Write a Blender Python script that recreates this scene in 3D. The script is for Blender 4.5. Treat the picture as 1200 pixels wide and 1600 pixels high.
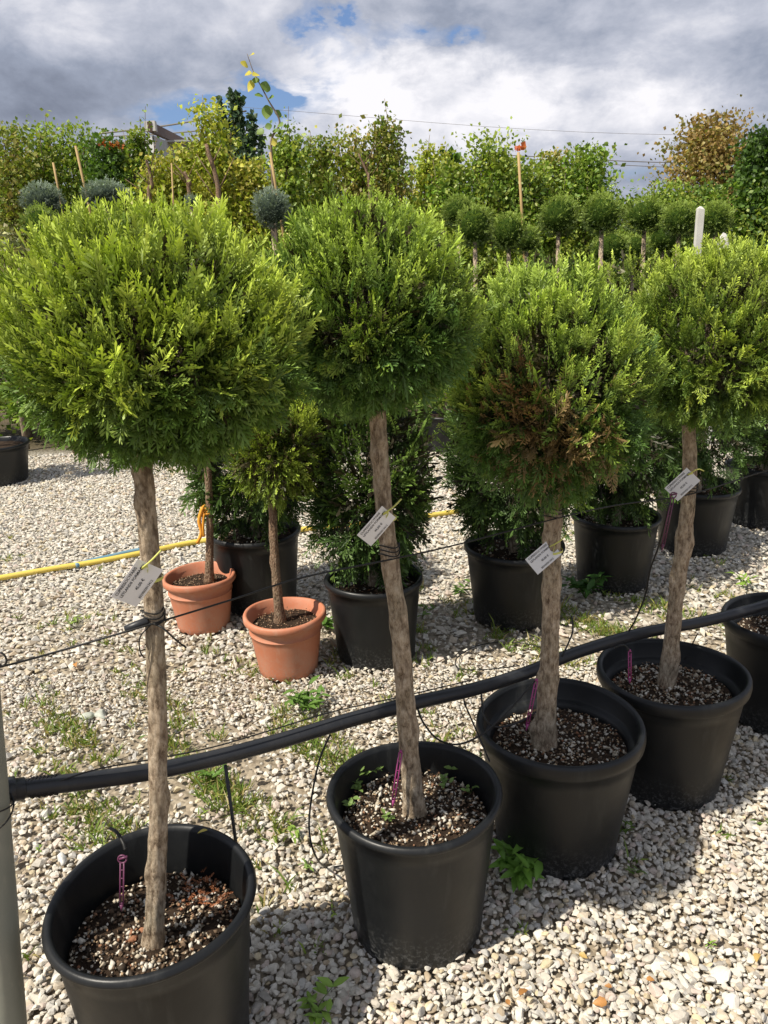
import bpy, math, random
import numpy as np
from mathutils import Vector, Matrix, Euler

for o in list(bpy.data.objects):
    bpy.data.objects.remove(o)
S = bpy.context.scene
COL = S.collection

# ------------------------------------------------------------------ camera
FPX, PITCH, ROLL, HCAM = 1209.0, math.radians(17.0), math.radians(2.0), 1.6
cam_d = bpy.data.cameras.new('camera')
cam = bpy.data.objects.new('camera', cam_d)
COL.objects.link(cam)
cam_d.sensor_fit = 'VERTICAL'
cam_d.sensor_height = 24.0
cam_d.lens = 24.0 * FPX / 1600.0
cam_d.clip_start = 0.05
cam_d.clip_end = 3000
cam.matrix_world = (Matrix.Translation((0, 0, HCAM)) @ Matrix.Rotation(math.radians(90) - PITCH, 4, 'X')
                    @ Matrix.Rotation(-ROLL, 4, 'Z'))
S.camera = cam

# ------------------------------------------------------------------ light
SUN_AZ, SUN_EL = math.radians(31), math.radians(53)      # the way the light travels, from +x towards +y; height
sun_travel = Vector((math.cos(SUN_AZ) * math.cos(SUN_EL), math.sin(SUN_AZ) * math.cos(SUN_EL), -math.sin(SUN_EL)))
sd = bpy.data.lights.new('sun', 'SUN')
sd.energy = 4.6
sd.angle = math.radians(0.55)
sd.color = (1.0, 0.925, 0.80)
sun = bpy.data.objects.new('sun', sd)
COL.objects.link(sun)
sun.rotation_euler = sun_travel.to_track_quat('-Z', 'Y').to_euler()

S.view_settings.view_transform = 'Standard'
S.view_settings.look = 'None'
S.view_settings.exposure = 0.42
S.view_settings.gamma = 1.0
S.view_settings.use_curve_mapping = False
S.render.engine = 'CYCLES'
S.cycles.max_bounces = 6
S.cycles.diffuse_bounces = 3
S.cycles.transmission_bounces = 4
S.cycles.transparent_max_bounces = 4
S.cycles.caustics_reflective = False
S.cycles.caustics_refractive = False
S.cycles.sample_clamp_indirect = 6.0

# ------------------------------------------------------------------ world: Nishita sky behind broken cloud
W = bpy.data.worlds.new('World')
S.world = W
W.use_nodes = True
nt = W.node_tree
nt.nodes.clear()


def N(t, kind, **kw):
    n = t.nodes.new(kind)
    for k, v in kw.items():
        setattr(n, k, v)
    return n


def mth(t, op, a, b=None, clamp=False):
    n = t.nodes.new('ShaderNodeMath')
    n.operation = op
    n.use_clamp = clamp
    for i, v in enumerate((a, b)):
        if v is None:
            continue
        if isinstance(v, (int, float)):
            n.inputs[i].default_value = v
        else:
            t.links.new(v, n.inputs[i])
    return n.outputs[0]


def ramp(t, fac, stops, interp='LINEAR'):
    n = t.nodes.new('ShaderNodeValToRGB')
    n.color_ramp.interpolation = interp
    e = n.color_ramp.elements
    while len(e) < len(stops):
        e.new(0.5)
    for el, (p, c) in zip(e, stops):
        el.position = p
        if isinstance(c, (int, float)):
            c = (c, c, c)
        el.color = (*c, 1)
    t.links.new(fac, n.inputs[0])
    return n.outputs[0]


def mix(t, fac, a, b):
    n = t.nodes.new('ShaderNodeMix')
    n.data_type = 'RGBA'
    for sock, v in ((n.inputs[0], fac), (n.inputs[6], a), (n.inputs[7], b)):
        if isinstance(v, (int, float)):
            sock.default_value = v
        elif isinstance(v, tuple):
            sock.default_value = (*v, 1)
        else:
            t.links.new(v, sock)
    return n.outputs[2]


def build_world():
    t = nt
    L = t.links.new
    out = N(t, 'ShaderNodeOutputWorld')
    bg = N(t, 'ShaderNodeBackground')
    L(bg.outputs[0], out.inputs[0])
    sky = N(t, 'ShaderNodeTexSky')
    sky.sky_type = 'NISHITA'
    sky.sun_disc = False
    sky.sun_elevation = SUN_EL
    sky.sun_rotation = math.atan2(-sun_travel.x, -sun_travel.y) % (2 * math.pi)
    sky.air_density = 1.0
    sky.dust_density = 0.6
    sky.ozone_density = 2.0
    STR = 0.09
    bg.inputs[1].default_value = STR
    tc = N(t, 'ShaderNodeTexCoord')
    sep = N(t, 'ShaderNodeSeparateXYZ')
    L(tc.outputs['Generated'], sep.inputs[0])
    x, y, z = sep.outputs
    zc = mth(t, 'MAXIMUM', z, 0.0)
    den = mth(t, 'ADD', zc, 0.14)
    com = N(t, 'ShaderNodeCombineXYZ')
    L(mth(t, 'DIVIDE', x, den), com.inputs[0])
    L(mth(t, 'DIVIDE', y, den), com.inputs[1])
    az = mth(t, 'ARCTAN2', x, y)
    el = mth(t, 'ARCSINE', z)

    def noise(vec, scale, detail, rough=0.55, dist=0.0, off=0.0):
        mp = N(t, 'ShaderNodeMapping')
        mp.inputs['Location'].default_value = (off, off * 0.7, off * 0.3)
        L(vec, mp.inputs[0])
        n = N(t, 'ShaderNodeTexNoise')
        n.inputs['Scale'].default_value = scale
        n.inputs['Detail'].default_value = detail
        n.inputs['Roughness'].default_value = rough
        n.inputs['Distortion'].default_value = dist
        L(mp.outputs[0], n.inputs[0])
        return n.outputs[0]
    # a second coordinate for the piled-up distant clouds
    cv = N(t, 'ShaderNodeCombineXYZ')
    L(mth(t, 'MULTIPLY', az, 1.0), cv.inputs[0])
    L(mth(t, 'MULTIPLY', el, 1.7), cv.inputs[1])
    wob = mth(t, 'MULTIPLY', mth(t, 'SUBTRACT', noise(cv.outputs[0], 14, 5, 0.6, 0.3, 5.0), 0.5), 0.16)

    def blob(px, py, sx, sy):
        # soft ellipse round a direction of the sky (degrees taken from a pixel of the photograph)
        dx, dy = px - 600, 800 - py
        c, s = math.cos(ROLL), math.sin(ROLL)
        dx, dy = c * dx + s * dy, -s * dx + c * dy
        d = Vector((dx, FPX * math.cos(PITCH) + dy * math.sin(PITCH), -FPX * math.sin(PITCH) + dy * math.cos(PITCH))).normalized()
        a0, e0 = math.atan2(d.x, d.y), math.asin(d.z)
        sx /= FPX
        sy /= FPX
        u = mth(t, 'DIVIDE', mth(t, 'SUBTRACT', mth(t, 'ADD', az, wob), a0), sx)
        v = mth(t, 'DIVIDE', mth(t, 'SUBTRACT', mth(t, 'ADD', el, mth(t, 'MULTIPLY', wob, 0.5)), e0), sy)
        r = mth(t, 'ADD', mth(t, 'MULTIPLY', u, u), mth(t, 'MULTIPLY', v, v))
        return mth(t, 'EXPONENT', mth(t, 'MULTIPLY', r, -1.0))

    def total(lst):
        acc = None
        for w, b in lst:
            m = mth(t, 'MULTIPLY', b, w)
            acc = m if acc is None else mth(t, 'ADD', acc, m)
        return acc
    n1 = noise(com.outputs[0], 0.9, 9, 0.56, 0.2, 2.0)
    n2 = noise(cv.outputs[0], 7.5, 10, 0.6, 0.25, 9.0)
    n3 = noise(cv.outputs[0], 26, 6, 0.6, 0.2, 1.0)
    # cover: 1 cloud, 0 open sky
    gap = total([(0.5, blob(495, 30, 45, 40)), (0.42, blob(645, 50, 60, 22)), (0.35, blob(735, 62, 30, 20)), (0.55, blob(330, 165, 120, 28)),
                 (0.45, blob(430, 150, 90, 30)), (0.3, blob(250, 200, 80, 26)), (0.30, blob(540, 90, 70, 30)), (0.3, blob(1000, 262, 120, 16))])
    cov = mth(t, 'SUBTRACT', mth(t, 'ADD', mth(t, 'MULTIPLY', n1, 0.55), mth(t, 'MULTIPLY', n2, 0.9)), gap)
    cov = ramp(t, cov, [(0.20, 0.0), (0.32, 0.65), (0.50, 1.0)], 'EASE')
    # brightness of the cloud
    brt = total([(0.36, blob(740, 185, 230, 50)), (0.22, blob(980, 190, 160, 40)), (0.2, blob(1090, 40, 110, 20)), (0.34, blob(560, 140, 90, 50)), (0.2, blob(640, 110, 150, 40)), (0.14, blob(860, 140, 130, 35)), (0.12, blob(150, 40, 90, 40)),
                 (0.10, blob(650, 230, 240, 30)), (0.12, blob(300, 152, 50, 22)),
                 (-0.22, blob(100, 140, 220, 45)), (-0.12, blob(300, 105, 160, 40)), (-0.14, blob(880, 60, 230, 32)), (-0.06, blob(1120, 110, 110, 22)),
                 (-0.10, blob(900, 145, 70, 14)), (-0.12, blob(60, 190, 160, 30)), (-0.10, blob(1000, 262, 220, 22)), (0.10, blob(995, 298, 40, 8))])
    b = mth(t, 'ADD', mth(t, 'ADD', mth(t, 'MULTIPLY', mth(t, 'SUBTRACT', n2, 0.5), 1.15), mth(t, 'MULTIPLY', mth(t, 'SUBTRACT', n1, 0.5), 0.7)), 0.44)
    b = mth(t, 'ADD', b, mth(t, 'MULTIPLY', mth(t, 'SUBTRACT', n3, 0.5), 0.30))
    b = mth(t, 'ADD', b, brt)
    k = 1.0 / STR
    cc = ramp(t, b, [(0.0, (0.155 * k / 12, 0.175 * k / 12, 0.23 * k / 12)), (0.30, (0.255 * k / 12, 0.285 * k / 12, 0.36 * k / 12)),
                     (0.55, (0.42 * k / 12, 0.44 * k / 12, 0.51 * k / 12)), (0.9, (0.74 * k / 12, 0.73 * k / 12, 0.76 * k / 12))])
    mul = N(t, 'ShaderNodeVectorMath')
    mul.operation = 'SCALE'
    L(cc, mul.inputs[0])
    mul.inputs['Scale'].default_value = 12.0
    skyc = mix(t, 0.35, sky.outputs[0], (0.10 * k, 0.20 * k, 0.50 * k))
    fin = mix(t, cov, skyc, mul.outputs[0])
    L(fin, bg.inputs[0])


build_world()

# ------------------------------------------------------------------ helpers


def ray(px, py):
    x, y = px - 600, 800 - py
    c, s = math.cos(ROLL), math.sin(ROLL)
    x, y = c * x + s * y, -s * x + c * y
    return Vector((x, FPX * math.cos(PITCH) + y * math.sin(PITCH), -FPX * math.sin(PITCH) + y * math.cos(PITCH)))


def at(px, py, z=0.0):
    d = ray(px, py)
    t = (z - HCAM) / d.z
    return Vector((d.x * t, d.y * t, z))


def up(px, py, Y):
    d = ray(px, py)
    t = Y / d.y
    return Vector((d.x * t, Y, HCAM + d.z * t))


def waves(P, seed, f=1.0, n=5):
    """cheap smooth noise in -1..1 for arrays of points"""
    r = np.random.default_rng(seed)
    out = np.zeros(len(P))
    for i in range(n):
        k = r.normal(size=3)
        k = k / np.linalg.norm(k) * f * (1.0 + 0.9 * i)
        out += np.sin(P @ k + r.uniform(0, 6.28)) / (1 + 0.5 * i)
    return out / 2.2


class MB:
    def __init__(self):
        self.V, self.T, self.Q, self.C, self.n = [], [], [], [], 0

    def add(self, V, T=None, Q=None, col=None):
        V = np.asarray(V, dtype=np.float64).reshape(-1, 3)
        if T is not None and len(T):
            self.T.append(np.asarray(T, dtype=np.int64).reshape(-1, 3) + self.n)
        if Q is not None and len(Q):
            self.Q.append(np.asarray(Q, dtype=np.int64).reshape(-1, 4) + self.n)
        if col is None:
            col = (0.5, 0.5, 0.5)
        c = np.asarray(col, dtype=np.float64)
        if c.ndim == 1:
            c = np.repeat(c[None, :], len(V), 0)
        self.C.append(c)
        self.V.append(V)
        self.n += len(V)
        return self

    def mesh(self, name, mat, smooth=True, colors=True):
        V = np.concatenate(self.V)
        me = bpy.data.meshes.new(name)
        T = np.concatenate(self.T) if self.T else np.zeros((0, 3), np.int64)
        Q = np.concatenate(self.Q) if self.Q else np.zeros((0, 4), np.int64)
        loops = np.concatenate([T.ravel(), Q.ravel()]).astype(np.int32)
        starts = np.concatenate([np.arange(len(T)) * 3, len(T) * 3 + np.arange(len(Q)) * 4]).astype(np.int32)
        me.vertices.add(len(V))
        me.vertices.foreach_set('co', V.ravel().astype(np.float32))
        me.loops.add(len(loops))
        me.loops.foreach_set('vertex_index', loops)
        me.polygons.add(len(starts))
        me.polygons.foreach_set('loop_start', starts)
        me.polygons.foreach_set('use_smooth', np.full(len(starts), smooth, dtype=bool))
        if colors:
            a = me.color_attributes.new('tint', 'FLOAT_COLOR', 'POINT')
            C = np.concatenate(self.C)
            a.data.foreach_set('color', np.concatenate([C, np.ones((len(C), 1))], 1).ravel().astype(np.float32))
        me.update(calc_edges=True)
        me.validate()
        if mat:
            me.materials.append(mat)
        return me

    def obj(self, name, mat, parent=None, smooth=True, colors=True, stuff=False):
        o = bpy.data.objects.new(name, self.mesh(name, mat, smooth, colors))
        COL.objects.link(o)
        if parent is not None:
            o.parent = parent
        if stuff:
            o['kind'] = 'stuff'
        return o


def tag(o, label, cat, group=None):
    o['label'] = label
    o['category'] = cat
    if group:
        o['group'] = group
    return o


def thing(name, loc, label, cat, group=None):
    o = bpy.data.objects.new(name, None)
    o.empty_display_size = 0.05
    COL.objects.link(o)
    o.location = loc
    return tag(o, label, cat, group)


def structure(o):
    o['kind'] = 'structure'
    return o


def smooth_path(pts, n=8):
    pts = [Vector(p) for p in pts]
    if len(pts) < 3:
        return pts
    out = []
    P = [pts[0] * 2 - pts[1]] + pts + [pts[-1] * 2 - pts[-2]]
    for i in range(1, len(P) - 2):
        for k in range(n):
            u = k / n
            a, b, c, d = P[i - 1], P[i], P[i + 1], P[i + 2]
            out.append(0.5 * ((2 * b) + (c - a) * u + (2 * a - 5 * b + 4 * c - d) * u * u + (-a + 3 * b - 3 * c + d) * u ** 3))
    out.append(pts[-1])
    return out


def tube(mb, pts, rad, n=10, col=None, caps=True, wob=None):
    pts = [Vector(p) for p in pts]
    m = len(pts)
    if not hasattr(rad, '__len__'):
        rad = [rad] * m
    V = []
    t0 = (pts[1] - pts[0]).normalized()
    ref = Vector((0, 0, 1)) if abs(t0.z) < 0.9 else Vector((1, 0, 0))
    nrm = t0.cross(ref).normalized()
    for i, p in enumerate(pts):
        t = (pts[min(i + 1, m - 1)] - pts[max(i - 1, 0)]).normalized()
        nrm = (nrm - t * nrm.dot(t)).normalized()
        b = t.cross(nrm)
        for k in range(n):
            a = 2 * math.pi * k / n
            r = rad[i] * (wob(i, a) if wob else 1.0)
            V.append(p + (nrm * math.cos(a) + b * math.sin(a)) * r)
    Q = [(i * n + k, i * n + (k + 1) % n, (i + 1) * n + (k + 1) % n, (i + 1) * n + k) for i in range(m - 1) for k in range(n)]
    T = []
    if caps:
        V.append(pts[0])
        V.append(pts[-1])
        c0, c1 = m * n, m * n + 1
        T += [(c0, (k + 1) % n, k) for k in range(n)] + [(c1, (m - 1) * n + k, (m - 1) * n + (k + 1) % n) for k in range(n)]
    mb.add([tuple(v) for v in V], T, Q, col)
    return mb


def lathe(mb, prof, n=72, col=None, close_bottom=True, fn=None):
    m = len(prof)
    V = []
    for i, (r, z) in enumerate(prof):
        for k in range(n):
            a = 2 * math.pi * k / n
            rr, zz = fn(i, r, z, a) if fn else (r, z)
            V.append((rr * math.cos(a), rr * math.sin(a), zz))
    Q = [(i * n + k, i * n + (k + 1) % n, (i + 1) * n + (k + 1) % n, (i + 1) * n + k) for i in range(m - 1) for k in range(n)]
    T = []
    if close_bottom:
        V.append((0, 0, prof[0][1]))
        T = [(m * n, (k + 1) % n, k) for k in range(n)]
    mb.add(V, T, Q, col)
    return mb


def box(mb, c, s, rot=None, col=None):
    M = rot if rot is not None else Matrix.Identity(3)
    V = [tuple(Vector(c) + M @ Vector((sx * s[0] / 2, sy * s[1] / 2, sz * s[2] / 2))) for sx in (-1, 1) for sy in (-1, 1) for sz in (-1, 1)]
    Q = [(0, 1, 3, 2), (4, 6, 7, 5), (0, 4, 5, 1), (2, 3, 7, 6), (0, 2, 6, 4), (1, 5, 7, 3)]
    mb.add(V, None, Q, col)
    return mb


# ------------------------------------------------------------------ materials
def mat_new(name):
    m = bpy.data.materials.new(name)
    m.use_nodes = True
    t = m.node_tree
    t.nodes.clear()
    out = t.nodes.new('ShaderNodeOutputMaterial')
    return m, t, out


def pnoise(t, scale, detail=4, rough=0.6, vec=None, stretch=None, kind='noise'):
    if vec is None:
        vec = t.nodes.new('ShaderNodeTexCoord').outputs['Object']
    if stretch:
        mp = t.nodes.new('ShaderNodeMapping')
        mp.inputs['Scale'].default_value = stretch
        t.links.new(vec, mp.inputs[0])
        vec = mp.outputs[0]
    if kind == 'noise':
        n = t.nodes.new('ShaderNodeTexNoise')
        n.inputs['Detail'].default_value = detail
        n.inputs['Roughness'].default_value = rough
        n.inputs['Scale'].default_value = scale
        t.links.new(vec, n.inputs[0])
        return n.outputs[0]
    n = t.nodes.new('ShaderNodeTexVoronoi')
    n.inputs['Scale'].default_value = scale
    t.links.new(vec, n.inputs[0])
    return n.outputs[0]


def principled(t, out, col, rough=0.6, spec=0.5, bump=None, bstr=0.3, bdist=0.002, metallic=0.0):
    p = t.nodes.new('ShaderNodeBsdfPrincipled')
    if isinstance(col, tuple):
        p.inputs['Base Color'].default_value = (*col, 1)
    else:
        t.links.new(col, p.inputs['Base Color'])
    if isinstance(rough, (int, float)):
        p.inputs['Roughness'].default_value = rough
    else:
        t.links.new(rough, p.inputs['Roughness'])
    p.inputs['Specular IOR Level'].default_value = spec
    p.inputs['Metallic'].default_value = metallic
    if bump is not None:
        b = t.nodes.new('ShaderNodeBump')
        b.inputs['Strength'].default_value = bstr
        b.inputs['Distance'].default_value = bdist
        t.links.new(bump, b.inputs['Height'])
        t.links.new(b.outputs[0], p.inputs['Normal'])
    t.links.new(p.outputs[0], out.inputs[0])
    return p


def attr(t, name='tint'):
    a = t.nodes.new('ShaderNodeAttribute')
    a.attribute_name = name
    return a.outputs['Color']


def m_foliage(name, transl=0.3, gloss=0.06, rough=0.45):
    m, t, out = mat_new(name)
    c = attr(t)
    d = t.nodes.new('ShaderNodeBsdfDiffuse')
    tr = t.nodes.new('ShaderNodeBsdfTranslucent')
    g = t.nodes.new('ShaderNodeBsdfGlossy')
    g.inputs['Roughness'].default_value = rough
    g.inputs['Color'].default_value = (0.9, 0.95, 0.85, 1)
    t.links.new(c, d.inputs[0])
    br = t.nodes.new('ShaderNodeMix')
    br.data_type = 'RGBA'
    br.blend_type = 'MULTIPLY'
    br.inputs[0].default_value = 1.0
    t.links.new(c, br.inputs[6])
    br.inputs[7].default_value = (1.2, 1.3, 0.6, 1)
    t.links.new(br.outputs[2], tr.inputs[0])
    a = t.nodes.new('ShaderNodeMixShader')
    a.inputs[0].default_value = transl
    t.links.new(d.outputs[0], a.inputs[1])
    t.links.new(tr.outputs[0], a.inputs[2])
    b = t.nodes.new('ShaderNodeMixShader')
    b.inputs[0].default_value = gloss
    t.links.new(a.outputs[0], b.inputs[1])
    t.links.new(g.outputs[0], b.inputs[2])
    t.links.new(b.outputs[0], out.inputs[0])
    return m


M = {}
M['needle'] = m_foliage('cypress_foliage', 0.20, 0.03, 0.5)
M['leaf'] = m_foliage('broad_leaf', 0.34, 0.03, 0.5)


def m_stone(name, bscale=160):
    m, t, out = mat_new(name)
    n = pnoise(t, 90, 4, 0.6)
    c = mix(t, ramp(t, n, [(0.35, 0.0), (0.7, 1.0)]), attr(t), (0.5, 0.46, 0.38))
    n2 = ramp(t, n, [(0.3, 0.82), (0.65, 1.0)])
    mm = t.nodes.new('ShaderNodeMix')
    mm.data_type = 'RGBA'
    mm.blend_type = 'MULTIPLY'
    mm.inputs[0].default_value = 1
    c0 = mix(t, 0.22, attr(t), c)
    t.links.new(c0, mm.inputs[6])
    t.links.new(n2, mm.inputs[7])
    principled(t, out, mm.outputs[2], 0.75, 0.3, pnoise(t, bscale, 3), 0.5, 0.002)
    return m


M['stone'] = m_stone('pale_marble_gravel')


def m_tint(name, rough, spec, bscale, bstr, bdist):
    m, t, out = mat_new(name)
    principled(t, out, attr(t), rough, spec, pnoise(t, bscale, 4), bstr, bdist)
    return m


M['matte'] = m_tint('dull_inner_foliage', 1.0, 0.0, 60, 0.8, 0.01)
M['grit'] = m_tint('potting_grit', 0.8, 0.3, 300, 0.4, 0.001)


def m_ground():
    m, t, out = mat_new('gravel_bed')
    tc = t.nodes.new('ShaderNodeTexCoord').outputs['Object']
    sep = t.nodes.new('ShaderNodeSeparateXYZ')
    t.links.new(tc, sep.inputs[0])
    v = t.nodes.new('ShaderNodeTexVoronoi')
    v.inputs['Scale'].default_value = 42
    v.inputs['Randomness'].default_value = 1
    t.links.new(tc, v.inputs[0])
    cell = ramp(t, v.outputs['Color'], [(0.0, (0.46, 0.42, 0.34)), (0.4, (0.6, 0.56, 0.47)), (0.75, (0.70, 0.66, 0.57)), (1.0, (0.34, 0.29, 0.21))])
    gaps = ramp(t, v.outputs['Distance'], [(0.45, 1.0), (0.75, 0.25)])
    mm = t.nodes.new('ShaderNodeMix')
    mm.data_type = 'RGBA'
    mm.blend_type = 'MULTIPLY'
    mm.inputs[0].default_value = 1
    t.links.new(cell, mm.inputs[6])
    t.links.new(gaps, mm.inputs[7])
    near = ramp(t, mth(t, 'DIVIDE', sep.outputs[1], 10.0), [(0.30, 0.0), (0.42, 1.0)])     # gravel pieces are real before this
    soil = ramp(t, pnoise(t, 30, 6, 0.7), [(0.3, (0.17, 0.135, 0.095)), (0.7, (0.42, 0.36, 0.27))])
    c = mix(t, near, soil, mm.outputs[2])
    far = ramp(t, mth(t, 'DIVIDE', sep.outputs[1], 40.0), [(0.185, 0.0), (0.20, 1.0)])
    grass = ramp(t, pnoise(t, 3, 6, 0.7), [(0.3, (0.05, 0.045, 0.025)), (0.7, (0.13, 0.10, 0.06))])
    c = mix(t, far, c, grass)
    principled(t, out, c, 0.9, 0.2, v.outputs['Distance'], 0.9, -0.012)
    return m


M['ground'] = m_ground()


def m_plastic(name, col, rough, dust=(0.12, 0.11, 0.09), amt=0.25):
    m, t, out = mat_new(name)
    n = pnoise(t, 9, 7, 0.65)
    f = ramp(t, n, [(0.45, 0.0), (0.8, amt)])
    fine = ramp(t, pnoise(t, 60, 5, 0.7, stretch=(1, 1, 0.25)), [(0.55, 0.0), (0.8, amt * 0.9)])
    ff = mth(t, 'ADD', f, fine, True)
    c = mix(t, ff, col, dust)
    if 'pot' in name:      # mud splashed up from the ground and dribbles of dried soil
        sp_ = t.nodes.new('ShaderNodeSeparateXYZ')
        t.links.new(t.nodes.new('ShaderNodeTexCoord').outputs['Object'], sp_.inputs[0])
        hgt = ramp(t, sp_.outputs[2], [(0.0, 0.75), (0.06, 0.28), (0.13, 0.0)])
        spk = ramp(t, pnoise(t, 95, 5, 0.75), [(0.50, 0.0), (0.62, 1.0)])
        c = mix(t, mth(t, 'MULTIPLY', hgt, spk, True), c, tuple(0.5 * v + 0.12 for v in dust))
        drip_ = ramp(t, pnoise(t, 14, 6, 0.7, stretch=(1, 1, 0.10)), [(0.60, 0.0), (0.74, 0.35)])
        c = mix(t, drip_, c, tuple(0.8 * v for v in dust))
    rg = ramp(t, n, [(0.3, rough - 0.07), (0.7, rough + 0.12)])
    principled(t, out, c, rg, 0.4, pnoise(t, 45, 5, 0.7), 0.12, 0.003)
    return m


M['pot'] = m_plastic('black_pot_plastic', (0.0075, 0.0085, 0.0095), 0.42, (0.075, 0.078, 0.075), 0.08)
M['terracotta'] = m_plastic('terracotta_pot_plastic', (0.50, 0.185, 0.10), 0.55, (0.50, 0.33, 0.24), 0.6)
M['pipe'] = m_plastic('black_pipe', (0.020, 0.022, 0.026), 0.36, (0.12, 0.11, 0.1), 0.16)
M['wire'] = m_plastic('black_wire', (0.012, 0.012, 0.012), 0.5, (0.05, 0.05, 0.05), 0.1)
M['steel'] = m_plastic('grey_wire', (0.16, 0.15, 0.13), 0.5, (0.2, 0.14, 0.08), 0.5)
M['purple'] = m_plastic('purple_plastic', (0.13, 0.035, 0.085), 0.35, (0.3, 0.2, 0.25), 0.3)
M['purple_bright'] = m_plastic('magenta_plastic', (0.30, 0.045, 0.17), 0.4, (0.4, 0.2, 0.3), 0.2)
M['yellow'] = m_plastic('yellow_hose', (0.72, 0.55, 0.10), 0.45, (0.5, 0.42, 0.2), 0.4)
M['blue'] = m_plastic('blue_hose', (0.13, 0.27, 0.36), 0.45, (0.4, 0.4, 0.35), 0.4)
M['strap'] = m_plastic('yellow_tag_strap', (0.60, 0.62, 0.16), 0.4, (0.6, 0.6, 0.3), 0.2)
M['card'] = m_plastic('white_tag_plastic', (0.78, 0.78, 0.79), 0.4, (0.7, 0.7, 0.68), 0.3)
M['ink'] = m_plastic('black_print', (0.03, 0.03, 0.035), 0.6, (0.05, 0.05, 0.05), 0.1)
M['orange'] = m_plastic('orange_ribbon', (0.85, 0.36, 0.04), 0.5, (0.7, 0.4, 0.1), 0.2)
M['cyan'] = m_plastic('blue_ribbon', (0.03, 0.35, 0.62), 0.5, (0.1, 0.4, 0.6), 0.2)
M['concrete'] = m_plastic('pale_concrete', (0.62, 0.61, 0.57), 0.8, (0.4, 0.38, 0.33), 0.5)
M['bamboo'] = m_plastic('bamboo_cane', (0.42, 0.29, 0.12), 0.6, (0.25, 0.18, 0.1), 0.5)


def m_bark(name, c1, c2, c3, sc=1.0):
    m, t, out = mat_new(name)
    tc = t.nodes.new('ShaderNodeTexCoord').outputs['Object']
    a = pnoise(t, 75 * sc, 9, 0.8, tc, (1, 1, 0.42))
    b = pnoise(t, 9 * sc, 4, 0.6, tc)
    fl = pnoise(t, 95 * sc, 3, 0.5, tc, (1, 1, 0.4), 'vor')
    c = ramp(t, a, [(0.38, c1), (0.5, c2), (0.64, c3)])
    c = mix(t, ramp(t, b, [(0.45, 0.0), (0.72, 0.40)]), c, (0.27, 0.26, 0.18))
    c = mix(t, ramp(t, pnoise(t, 16 * sc, 3, 0.5, tc), [(0.6, 0.0), (0.72, 0.5)]), c, (0.36, 0.27, 0.19))
    c = mix(t, ramp(t, fl, [(0.60, 0.0), (0.85, 0.6)]), c, c1)
    h = mth(t, 'SUBTRACT', mth(t, 'MULTIPLY', a, 1.0), mth(t, 'MULTIPLY', fl, 0.8))
    principled(t, out, c, 0.85, 0.2, h, 1.0, 0.010)
    return m


M['bark'] = m_bark('grey_brown_bark', (0.14, 0.095, 0.06), (0.46, 0.36, 0.255), (0.70, 0.59, 0.45))
M['bark_thin'] = m_bark('young_red_brown_bark', (0.14, 0.08, 0.05), (0.30, 0.19, 0.12), (0.42, 0.33, 0.24), 2.0)
M['twig'] = m_bark('far_bark', (0.12, 0.09, 0.06), (0.2, 0.15, 0.11), (0.32, 0.25, 0.19), 0.3)
M['pole'] = m_plastic('weathered_grey_pole', (0.24, 0.25, 0.21), 0.6, (0.34, 0.33, 0.27), 0.6)


def m_soil():
    m, t, out = mat_new('dark_potting_soil')
    n = pnoise(t, 60, 8, 0.75)
    c = ramp(t, n, [(0.3, (0.015, 0.010, 0.007)), (0.55, (0.05, 0.033, 0.022)), (0.8, (0.13, 0.085, 0.05))])
    principled(t, out, c, 0.95, 0.15, n, 1.0, 0.01)
    return m


M['soil'] = m_soil()


def m_roof():
    m, t, out = mat_new('painted_sheet_metal')
    c = ramp(t, pnoise(t, 2, 5, 0.6), [(0.3, (0.42, 0.43, 0.42)), (0.7, (0.6, 0.6, 0.58))])
    principled(t, out, c, 0.5, 0.4)
    return m


M['sheet'] = m_roof()
M['rust'] = m_plastic('dark_brown_fascia', (0.09, 0.05, 0.035), 0.6, (0.2, 0.12, 0.08), 0.5)

# ------------------------------------------------------------------ the ground
RNG = np.random.default_rng(7)
nx, ny = 90, 140
xs = np.concatenate([[-1500, -300, -60, -20], np.linspace(-9, 9, nx - 8), [20, 60, 300, 1500]])
ys = np.concatenate([[-300, -50, -8], np.linspace(-3, 9, ny - 8), [14, 25, 60, 300, 2500]])
gx, gy = np.meshgrid(xs, ys)
gz = np.where((np.abs(gx) < 9) & (gy > -3) & (gy < 9), 0.006 * waves(np.stack([gx.ravel(), gy.ravel(), 0 * gx.ravel()], 1), 3, 2.2).reshape(gx.shape), 0.0) - 0.012
V = np.stack([gx.ravel(), gy.ravel(), gz.ravel()], 1)
nxx, nyy = len(xs), len(ys)
idx = np.arange(nxx * nyy).reshape(nyy, nxx)
Q = np.stack([idx[:-1, :-1], idx[:-1, 1:], idx[1:, 1:], idx[1:, :-1]], -1).reshape(-1, 4)
mb = MB().add(V, None, Q)
structure(mb.obj('ground', M['ground'], colors=False))


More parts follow.
